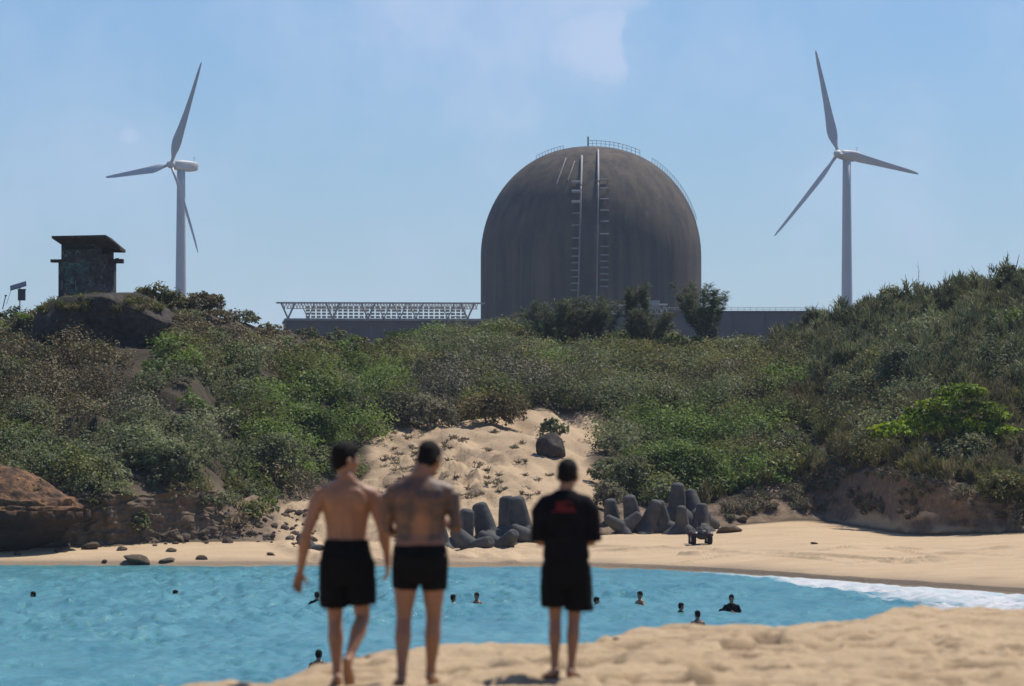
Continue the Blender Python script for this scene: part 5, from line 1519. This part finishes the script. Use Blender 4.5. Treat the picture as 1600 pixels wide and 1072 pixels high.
def hand(mb, wrist, d, palm_n, thumb_side, curl=0.5, k=1.0):
    """d: direction of the fingers, palm_n: towards the palm, thumb_side: side of the thumb"""
    wrist, d, pn, ts = Vector(wrist), Vector(d).normalized(), Vector(palm_n), Vector(thumb_side)
    pn = (pn - d * pn.dot(d)).normalized(); ts = (ts - d * ts.dot(d) - pn * ts.dot(pn)).normalized()
    mb.loft([(wrist, ts * .026, pn * .020), (wrist + d * .03, ts * .034, pn * .018), (wrist + d * .065, ts * .041, pn * .015), (wrist + d * .092, ts * .040, pn * .012)], 12)
    for j, (L_, o) in enumerate([(0.070, .030), (0.080, .010), (0.074, -.010), (0.058, -.029)]):
        a = wrist + d * .088 + ts * o; c = curl * (1 + 0.12 * j)
        d1 = (d + pn * c * .6 + ts * o * 2).normalized(); d2 = (d + pn * c * 1.5).normalized(); d3 = (d * (1 - .5 * c) + pn * c * 2.2).normalized()
        p1 = a + d1 * L_ * .42; p2 = p1 + d2 * L_ * .33; p3 = p2 + d3 * L_ * .25
        mb.tube([a - d * .012, a, p1, p2, p3], [.0095, .0095, .009, .0085, .0065], 8)
    a = wrist + d * .028 + ts * .028
    p1 = a + (ts * .75 + d * .65 + pn * .25).normalized() * .038; p2 = p1 + (d + ts * .3 + pn * .35).normalized() * .030; p3 = p2 + (d + pn * .3).normalized() * .022
    mb.tube([a - ts * .012, a, p1, p2, p3], [.014, .0135, .011, .010, .007], 8)
def arm(mb, sh, el, wr, k=1.0):
    sh, el, wr = map(Vector, (sh, el, wr))
    limb(mb, [sh, lerp(sh, el, .15), lerp(sh, el, .45), lerp(sh, el, .8), el], [.062 * k, .060 * k, .052 * k, .043 * k, .041 * k])
    limb(mb, [el, lerp(el, wr, .2), lerp(el, wr, .45), lerp(el, wr, .8), wr], [.041 * k, .045 * k, .040 * k, .029 * k, .026 * k], 12)
TORSO = [(.78, .125, .088, 0), (.84, .165, .108, 0), (.92, .176, .116, -.012), (1.00, .158, .104, -.004), (1.08, .147, .096, .006), (1.16, .153, .103, .008), (1.25, .170, .115, .004), (1.33, .184, .122, 0), (1.39, .176, .110, -.006), (1.435, .140, .088, -.010), (1.475, .096, .068, -.010), (1.50, .068, .062, -.006)]
def torso(mb, k=1.0, grow=0.0, z0=0, z1=9, bend=0.0):
    rr = [((0.0, y + bend * max(0, z - 1.1) ** 2, z), (w_ * k + grow, 0, 0), (0, d_ * k + grow, 0)) for z, w_, d_, y in TORSO if z0 <= z <= z1]
    # superellipse-like torso: two offset lofts give a flatter back
    mb.loft(rr, 24)
def headframe(yaw, pitch, base): 
    return Matrix.Translation(Vector(base)) @ Matrix.Rotation(yaw, 4, 'Z') @ Matrix.Rotation(pitch, 4, 'X')
def head(mb, Mh):
    R3 = Mh.to_3x3()
    def B(c, r): mb.ball(Mh @ Vector(c), r, 18, 12, R3)
    B((0, -.010, .125), (.077, .096, .098)); B((0, .012, .085), (.070, .080, .085)); B((0, .032, .040), (.054, .062, .062)); B((0, .062, .012), (.030, .030, .026))
    B((0, .084, .112), (.046, .016, .014))                                   # brow
    mb.loft([(Mh @ Vector((0, .086, .105)), R3 @ Vector((.010, 0, 0)), R3 @ Vector((0, .010, .004))), (Mh @ Vector((0, .101, .082)), R3 @ Vector((.013, 0, 0)), R3 @ Vector((0, .012, .006))), (Mh @ Vector((0, .108, .066)), R3 @ Vector((.018, 0, 0)), R3 @ Vector((0, .013, .010))), (Mh @ Vector((0, .092, .056)), R3 @ Vector((.014, 0, 0)), R3 @ Vector((0, .010, .006)))], 10)
    B((0, .088, .036), (.024, .010, .007)); B((0, .085, .026), (.021, .010, .007))   # lips
    for s in (-1, 1):
        B((s * .080, -.006, .078), (.011, .022, .033)); B((s * .084, -.014, .092), (.010, .014, .016)); B((s * .045, .060, .070), (.022, .026, .022))
def hair_mesh(Mh, seed, back=0.035, top=0.016):
    mb = MB(); R3 = Mh.to_3x3()
    def B(c, r): mb.ball(Mh @ Vector(c), r, 20, 14, R3)
    B((0, -.018, .142), (.083, .100, .092)); B((0, -.036, .098), (.080, .078, .075)); B((0, .030, .178), (.066, .066, .042)); B((0, -.066, .055), (.058, .040, .040))
    for s in (-1, 1): B((s * .066, .006, .110), (.016, .040, .040))
    return mb.remesh('hair', 0.007, 3, lambda c: 0.006 * fbm(c[:, 0] * 45, c[:, 1] * 45, c[:, 2] * 22, seed, 3))
def eyes(Mh, par):
    for s in (-1, 1):
        mb = MB(); mb.ball(Mh @ Vector((s * .031, .082, .094)), .0125, 12, 8); e = mb.build('eye', M['eye'], par, True)
        mb = MB(); mb.ball(Mh @ Vector((s * .031, .0915, .094)), .0055, 10, 6); mb.build('iris', M['iris'], e, True)
def wrinkle(seed, a=0.006):
    return lambda c: a * fbm(c[:, 0] * 9, c[:, 1] * 9, c[:, 2] * 16, seed, 3)
def place_person(px, py, Y, label):
    q = P(px, py, Y)
    z = float(near_z(np.array([q.x]), np.array([q.y]))[0])
    return empty('person', (q.x, q.y, z), 0, label, 'person')
def back_muscles(mb):
    for s in (-1, 1):
        mb.ball((s * .088, -.088, 1.345), (.062, .030, .085), 14, 10, Matrix.Rotation(s * -.25, 3, 'Y'))
        mb.loft([((s * .036, -.078, .98), (.026, 0, 0), (0, .022, 0)), ((s * .036, -.070, 1.12), (.028, 0, 0), (0, .026, 0)), ((s * .034, -.090, 1.28), (.024, 0, 0), (0, .026, 0)), ((s * .030, -.086, 1.42), (.02, 0, 0), (0, .022, 0))], 10)
        mb.loft([((s * .012, -.045, 1.53), (.030, 0, 0), (0, .030, 0)), ((s * .05, -.045, 1.475), (.035, 0, 0), (0, .035, 0)), ((s * .12, -.030, 1.432), (.03, 0, 0), (0, .045, 0)), ((s * .175, -.012, 1.395), (.03, 0, 0), (0, .05, 0))], 10)
        mb.ball((s * .190, -.004, 1.368), (.060, .062, .066))
def shoulder(mb, s, x, z, k=1.0):
    mb.tube([(s * .07, -.012, z + .035), (s * x * .62, -.010, z + .028), (s * x, -.004, z)], [.066 * k, .064 * k, .060 * k], 14)
def neck(mb, top, r=.060):
    mb.tube([(0, -.012, 1.44), (0, -.004, 1.51), Vector(top) + Vector((0, -.012, .05))], [.072, r, r * .97], 14)

# ---- leftmost walker
r1 = place_person(541, 1069, 32.6, 'shirtless man in knee length black shorts walking with lifted heel, head turned right')
mb = MB(); torso(mb); back_muscles(mb); shoulder(mb, 1, .197, 1.366); shoulder(mb, -1, .197, 1.366)
Mh = headframe(R(-62), R(-4), (-0.012, .004, 1.535)); neck(mb, (-0.012, .004, 1.535)); head(mb, Mh)
arm(mb, (-.200, -.005, 1.365), (-.292, -.035, 1.085), (-.335, .05, .825)); hand(mb, (-.335, .05, .825), (-.22, .02, -1), (.45, -.9, 0), (1, .45, 0), .35, 1)
arm(mb, (.200, -.005, 1.368), (.268, -.030, 1.115), (.295, .03, .935)); hand(mb, (.295, .03, .905), (.05, .08, -1), (-1, .2, 0), (0, 1, 0), .6)
mb.tube([(.294, .03, .95), (.295, .03, .89)], [.027, .026], 10)
leg(mb, (-.085, .0, .86), (-.083, .045, .475), (-.068, .035, .075), (-.075, .20, .018))
leg(mb, (.090, -.005, .86), (.118, -.005, .485), (.022, -.285, .185), (.030, -.225, .040))
link('body', mb.remesh('body', .0062, 5), M['skin1'], r1)
link('hair', hair_mesh(Mh, 3), M['hair'], r1); eyes(Mh, r1)
mb = MB()
torso(mb, 1.0, .016, .8, 1.01); mb.loft([((0, -.004, 1.055), (.160, 0, 0), (0, .112, 0)), ((0, -.01, .92), (.192, 0, 0), (0, .134, 0)), ((0, -.008, .80), (.180, 0, 0), (0, .120, 0)), ((0, -.004, .735), (.15, 0, 0), (0, .112, 0))], 24)
mb.tube([(-.090, -.005, .90), (-.092, .015, .72), (-.090, .038, .565)], [.112, .112, .104], 18)
mb.tube([(.094, -.010, .90), (.108, -.006, .72), (.120, -.002, .585)], [.112, .112, .104], 18)
link('shorts', mb.remesh('shorts', .009, 3, wrinkle(11, .007)), M['cloth_black'], r1)

# ---- tattooed man
r2 = place_person(656, 1072, 32.1, 'shirtless man with tattooed back and short tight black trunks in the middle of the trio')
mb = MB(); torso(mb, 1.16); back_muscles(mb); shoulder(mb, 1, .218, 1.362, 1.08); shoulder(mb, -1, .218, 1.362, 1.08)
Mh = headframe(R(-24), R(-20), (.052, .020, 1.515)); neck(mb, (.045, .016, 1.515), .064); head(mb, Mh)
arm(mb, (-.222, -.002, 1.36), (-.232, .05, 1.09), (-.10, .235, 1.12)); hand(mb, (-.10, .235, 1.12), (.5, .6, .25), (.3, .2, .9), (-.2, .3, .9), .9)
arm(mb, (.222, -.004, 1.365), (.262, -.01, 1.12), (.165, .235, 1.16)); hand(mb, (.165, .235, 1.16), (-.5, .7, .2), (-.3, .2, .9), (.2, .3, .9), .9)
leg(mb, (-.092, 0, .86), (-.115, .01, .475), (-.128, -.10, .07), (-.150, .06, .018), 1.03)
leg(mb, (.094, 0, .86), (.098, .03, .48), (.075, .075, .08), (.100, .24, .020), 1.03)
link('body', mb.remesh('body', .0062, 5), M['skin2'], r2)
link('hair', hair_mesh(Mh, 5), M['hair'], r2); eyes(Mh, r2)
mb = MB()
mb.loft([((0, 0, 1.005), (.186, 0, 0), (0, .124, 0)), ((0, -.01, .92), (.204, 0, 0), (0, .144, 0)), ((0, -.008, .81), (.194, 0, 0), (0, .130, 0)), ((0, -.004, .745), (.15, 0, 0), (0, .108, 0))], 24)
mb.tube([(-.094, -.004, .90), (-.100, 0, .78), (-.106, .006, .685)], [.108, .102, .094], 18)
mb.tube([(.096, -.004, .90), (.100, .008, .78), (.104, .014, .680)], [.108, .102, .094], 18)
link('trunks', mb.remesh('trunks', .009, 3, wrinkle(12, .003)), M['cloth_black'], r2)

# ---- man in black shirt
r3 = place_person(884, 1059, 33.2, 'slim person in black T-shirt with red back print and black shorts standing at right')
K3 = 0.925
r3.scale = (K3, K3, K3)
mb = MB(); torso(mb, .94)
Mh = headframe(R(-12), R(-16), (.012, .016, 1.525)); neck(mb, (.01, .012, 1.525), .056); head(mb, Mh)
for s in (-1, 1): mb.ball((s * .17, -.004, 1.37), (.052, .052, .052))
arm(mb, (-.175, -.004, 1.36), (-.205, -.02, 1.09), (-.105, .215, 1.135), .92); hand(mb, (-.105, .215, 1.135), (.6, .6, .2), (.2, .2, .9), (-.2, .3, .9), .8)
arm(mb, (.175, -.004, 1.36), (.208, -.02, 1.09), (.115, .215, 1.135), .92); hand(mb, (.115, .215, 1.135), (-.6, .6, .2), (-.2, .2, .9), (.2, .3, .9), .8)
leg(mb, (-.080, 0, .86), (-.085, .02, .475), (-.088, -.01, .075), (-.150, .13, .020), .90)
leg(mb, (.076, 0, .86), (.066, .02, .475), (.042, -.005, .075), (.085, .14, .020), .90)
link('body', mb.remesh('body', .0062, 5), M['skin3'], r3)
link('hair', hair_mesh(Mh, 8), M['hair'], r3); eyes(Mh, r3)
mb = MB()
mb.loft([((.005, .0, .955), (.192, 0, 0), (0, .138, 0)), ((0, 0, 1.05), (.182, 0, 0), (0, .134, 0)), ((0, .004, 1.18), (.184, 0, 0), (0, .136, 0)), ((0, 0, 1.32), (.200, 0, 0), (0, .138, 0)), ((0, -.006, 1.40), (.188, 0, 0), (0, .120, 0)), ((0, -.010, 1.45), (.142, 0, 0), (0, .096, 0)), ((0, -.010, 1.485), (.102, 0, 0), (0, .078, 0)), ((0, -.006, 1.505), (.074, 0, 0), (0, .068, 0))], 24)
mb.tube([(-.07, -.008, 1.408), (-.155, -.006, 1.385), (-.190, -.008, 1.33), (-.200, -.012, 1.22), (-.205, -.014, 1.09)], [.080, .084, .084, .080, .078], 16)
mb.tube([(.07, -.008, 1.408), (.155, -.006, 1.385), (.192, -.008, 1.33), (.204, -.012, 1.22), (.210, -.014, 1.09)], [.080, .084, .084, .080, .078], 16)
tee = link('t_shirt', mb.remesh('t_shirt', .009, 3, wrinkle(13, .009)), M['cloth_tee'], r3)
# red print high on the back
bm = bmesh.new(); bm.from_mesh(tee.data)
pv = [f for f in bm.faces if f.calc_center_median().y < -.06]
mp = {}; vs = []; fs = []
for f in pv:
    c = f.calc_center_median(); x, z = c.x, c.z
    t = (z - 1.325) / .09
    if 0 < t < 1 and abs(x + .01) < .098 - .05 * t + .012 * math.sin(x * 160) and (vnoise(x * 34, z * 46, 0, 91) > -0.42):
        row = []
        for v in f.verts:
            if v.index not in mp: mp[v.index] = len(vs); vs.append(v.co + v.normal * .003)
            row.append(mp[v.index])
        fs.append(row)
bm.free()
me = bpy.data.meshes.new('back_print'); me.from_pydata(vs, [], fs); me.update()
link('back_print', me, M['print_red'], tee)
mb = MB()
mb.loft([((0, 0, 1.03), (.168, 0, 0), (0, .112, 0)), ((0, -.008, .92), (.182, 0, 0), (0, .128, 0)), ((0, -.006, .80), (.176, 0, 0), (0, .120, 0)), ((0, -.004, .735), (.15, 0, 0), (0, .112, 0))], 24)
mb.tube([(-.088, -.004, .90), (-.095, .004, .72), (-.090, .014, .575)], [.108, .110, .108], 18)
mb.tube([(.090, -.004, .90), (.104, .004, .72), (.104, .014, .545)], [.108, .114, .118], 18)
link('shorts', mb.remesh('shorts', .009, 3, wrinkle(14, .008)), M['cloth_black'], r3)
for (a_, t_) in [((-.088, -.01, .075), (-.150, .13, .020)), ((.042, -.005, .075), (.085, .14, .020))]:
    A, T = Vector(a_), Vector(t_); d = (T - A); d.z = 0; d.normalize(); sd_ = Vector((d.y, -d.x, 0))
    mb = MB(); c0 = Vector((A.x, A.y, .008)) - d * .05
    mb.loft([(c0 + d * t, sd_ * w_, Vector((0, 0, .014))) for t, w_ in [(-.012, .01), (0, .032), (.08, .036), (.16, .046), (.22, .045), (.262, .02)]], 14)
    mb.tube([c0 + d * .10 + sd_ * .045, c0 + d * .15 + Vector((0, 0, .055)), c0 + d * .10 - sd_ * .045], .010, 6)
    mb.build('sandal', M['sandal'], r3, True)

# ---- swimmers
def bust(kind, seed=0):
    mb = MB()
    rr = [((0, y, z), (w_ * .98, 0, 0), (0, d_, 0)) for z, w_, d_, y in TORSO if z >= .84]
    mb.loft(rr, 20); neck(mb, (0, .004, 1.53)); Mh = headframe(0, R(-4), (0, .004, 1.53)); head(mb, Mh)
    for s in (-1, 1):
        mb.ball((s * .185, 0, 1.37), (.06, .06, .065))
        if kind == 'side':      # arms sculling sideways under the surface
            arm(mb, (s * .19, 0, 1.36), (s * .36, .06, 1.19), (s * .50, .20, 1.14)); hand(mb, (s * .50, .20, 1.14), (s * .6, .7, 0), (0, 0, -1), (-s * .6, .6, 0), .3)
        elif kind == 'front':   # forearms folded before the chest
            arm(mb, (s * .19, 0, 1.36), (s * .275, .02, 1.13), (s * .06, .20, 1.18)); hand(mb, (s * .06, .20, 1.18), (-s * .9, .1, .1), (0, -1, 0), (0, 0, 1), .5)
        else:                   # arms down
            arm(mb, (s * .19, 0, 1.36), (s * .265, -.02, 1.10), (s * .27, .06, .86)); hand(mb, (s * .27, .06, .86), (0, .1, -1), (-s, 0, 0), (0, 1, 0), .4)
    return mb.remesh('body', .011, 3), hair_mesh(Mh, seed + 20)
busts = {k: bust(k, i) for i, k in enumerate(('side', 'front', 'down'))}
for b_, h_ in busts.values():
    b_.materials.append(M['skin_sw']); h_.materials.append(M['hair'])
def shirt_for(kind):
    mb = MB()
    mb.loft([((0, y, z), (w_ + .014, 0, 0), (0, d_ + .014, 0)) for z, w_, d_, y in TORSO if 0.84 <= z <= 1.49], 20)
    for s in (-1, 1):
        e = {'side': (s * .30, .035, 1.265), 'front': (s * .26, .015, 1.20), 'down': (s * .25, -.012, 1.19)}[kind]
        mb.ball((s * .185, 0, 1.37), (.072, .072, .074)); mb.tube([(s * .19, 0, 1.365), e], [.072, .066], 12)
    me = mb.remesh('rash_shirt', .012, 3, wrinkle(31, .004)); me.materials.append(M['cloth_tee']); return me
shirts = {k: shirt_for(k) for k in busts}
def swimmer(px, top_py, water_py, kind, rz, label, shirt=False, k=1.0, extra=None):
    """waterline row fixes the depth, the head top row the height out of the water"""
    Y = CAMZ * F / (water_py - 720.0)
    q = P(px, water_py, Y)
    up = (water_py - top_py) * Y / F
    zb = up - 1.765 * k
    root = empty('person', (q.x, Y, zb), rz, label, 'person', 'bathers in the cove')
    root.scale = (k, k, k)
    link('body', busts[kind][0], None, root); link('hair', busts[kind][1], None, root)
    if shirt: link('rash_shirt', shirts[kind], None, root)
    return root
swimmer(52, 923.5, 934, 'side', R(80), 'bather at the far left with only the dark crown of the head above water')
swimmer(274, 921, 931.5, 'side', R(-60), 'bather in the left part of the cove with only the head top showing')
swimmer(495, 924, 941, 'side', R(20), 'bather up to the shoulders left of the shorts of the leftmost walker', True)
swimmer(708, 928, 944, 'side', R(-50), 'bather just right of the black trunks of the tattooed man', False)
swimmer(745, 925, 943, 'side', R(150), 'bather beside the small green float between tattooed man and black shirt')
swimmer(932, 932, 941, 'side', R(-90), 'bather with only the head showing right beside the black shorts')
swimmer(1000, 923, 944, 'side', R(120), 'bather seen from the side farthest from the near sand in the right group')
swimmer(1064, 941, 961, 'down', R(-70), 'slim bather in dark top left of the head behind the sand edge', True, .92)
swimmer(1090, 953, 975, 'side', R(30), 'bather whose head just peeps over the near sand edge')
swimmer(1143, 928, 958, 'front', R(180), 'bather standing chest deep in dark top with folded arms', True, 1.05)
swimmer(498, 1014, 1052, 'down', R(-20), 'nearest bather in dark top between the sand edge and the leftmost walker', True, .95)
# green float
Y = CAMZ * F / (938 - 720.0); q = P(762, 935.5, Y)
mb = MB(); mb.loft([((t, 0, 0.02), (0, .10 * w_, 0), (0, 0, .055 * w_)) for t, w_ in [(-.20, .3), (-.17, .9), (0, 1), (.17, .9), (.20, .3)]], 14)
M['float'] = simple('green foam', (0.10, 0.26, 0.06), 0.6, 0.15, 4)
tag(mb.build('float', M['float'], None, True, (q.x, Y, 0.03)), 'small green float on the water beside a bather', 'float')
# dark inflatable beside the standing bather
Y = CAMZ * F / (957 - 720.0); q = P(1130, 957, Y)
mb = MB(); mb.ball((0, 0, .05), (.15, .13, .10), 16, 10); mb.tube([(0, 0, .13), (0.02, 0, .19)], [.03, .02], 8)
tag(mb.build('buoy', M['cloth_black'], None, True, (q.x, Y, 0)), 'dark round swim buoy floating beside the standing bather', 'buoy')

# driftwood and clods on the near sand
def near_item(u, py, Y, wpx, label, cat, seed):
    q = P(u, py, Y); z = float(near_z(np.array([q.x]), np.array([Y]))[0])
    r = wpx / 2 * Y / F
    me = rock_mesh('pebble', 60 + seed, (r, r * .8, r * .55), .25, 3, 1.2, .4); me.materials.append(M['rock_brown'])
    o = link('pebble' if cat == 'pebble' else 'clod', me, None, None, (q.x, Y, z + r * .1)); tag(o, label, cat)
near_item(558, 1020, 36.4, 13, 'dark pebble on the sand edge right of the lifted foot', 'pebble', 1)
near_item(577, 1018, 36.9, 15, 'second dark pebble on the sand edge, right of the first', 'pebble', 2)
near_item(944, 995, 39.8, 14, 'dark pebble on the slope of the sand edge right of the black shirt', 'pebble', 3)
near_item(962, 990, 40.5, 12, 'small reddish pebble above the dark one on the sand edge', 'pebble', 4)
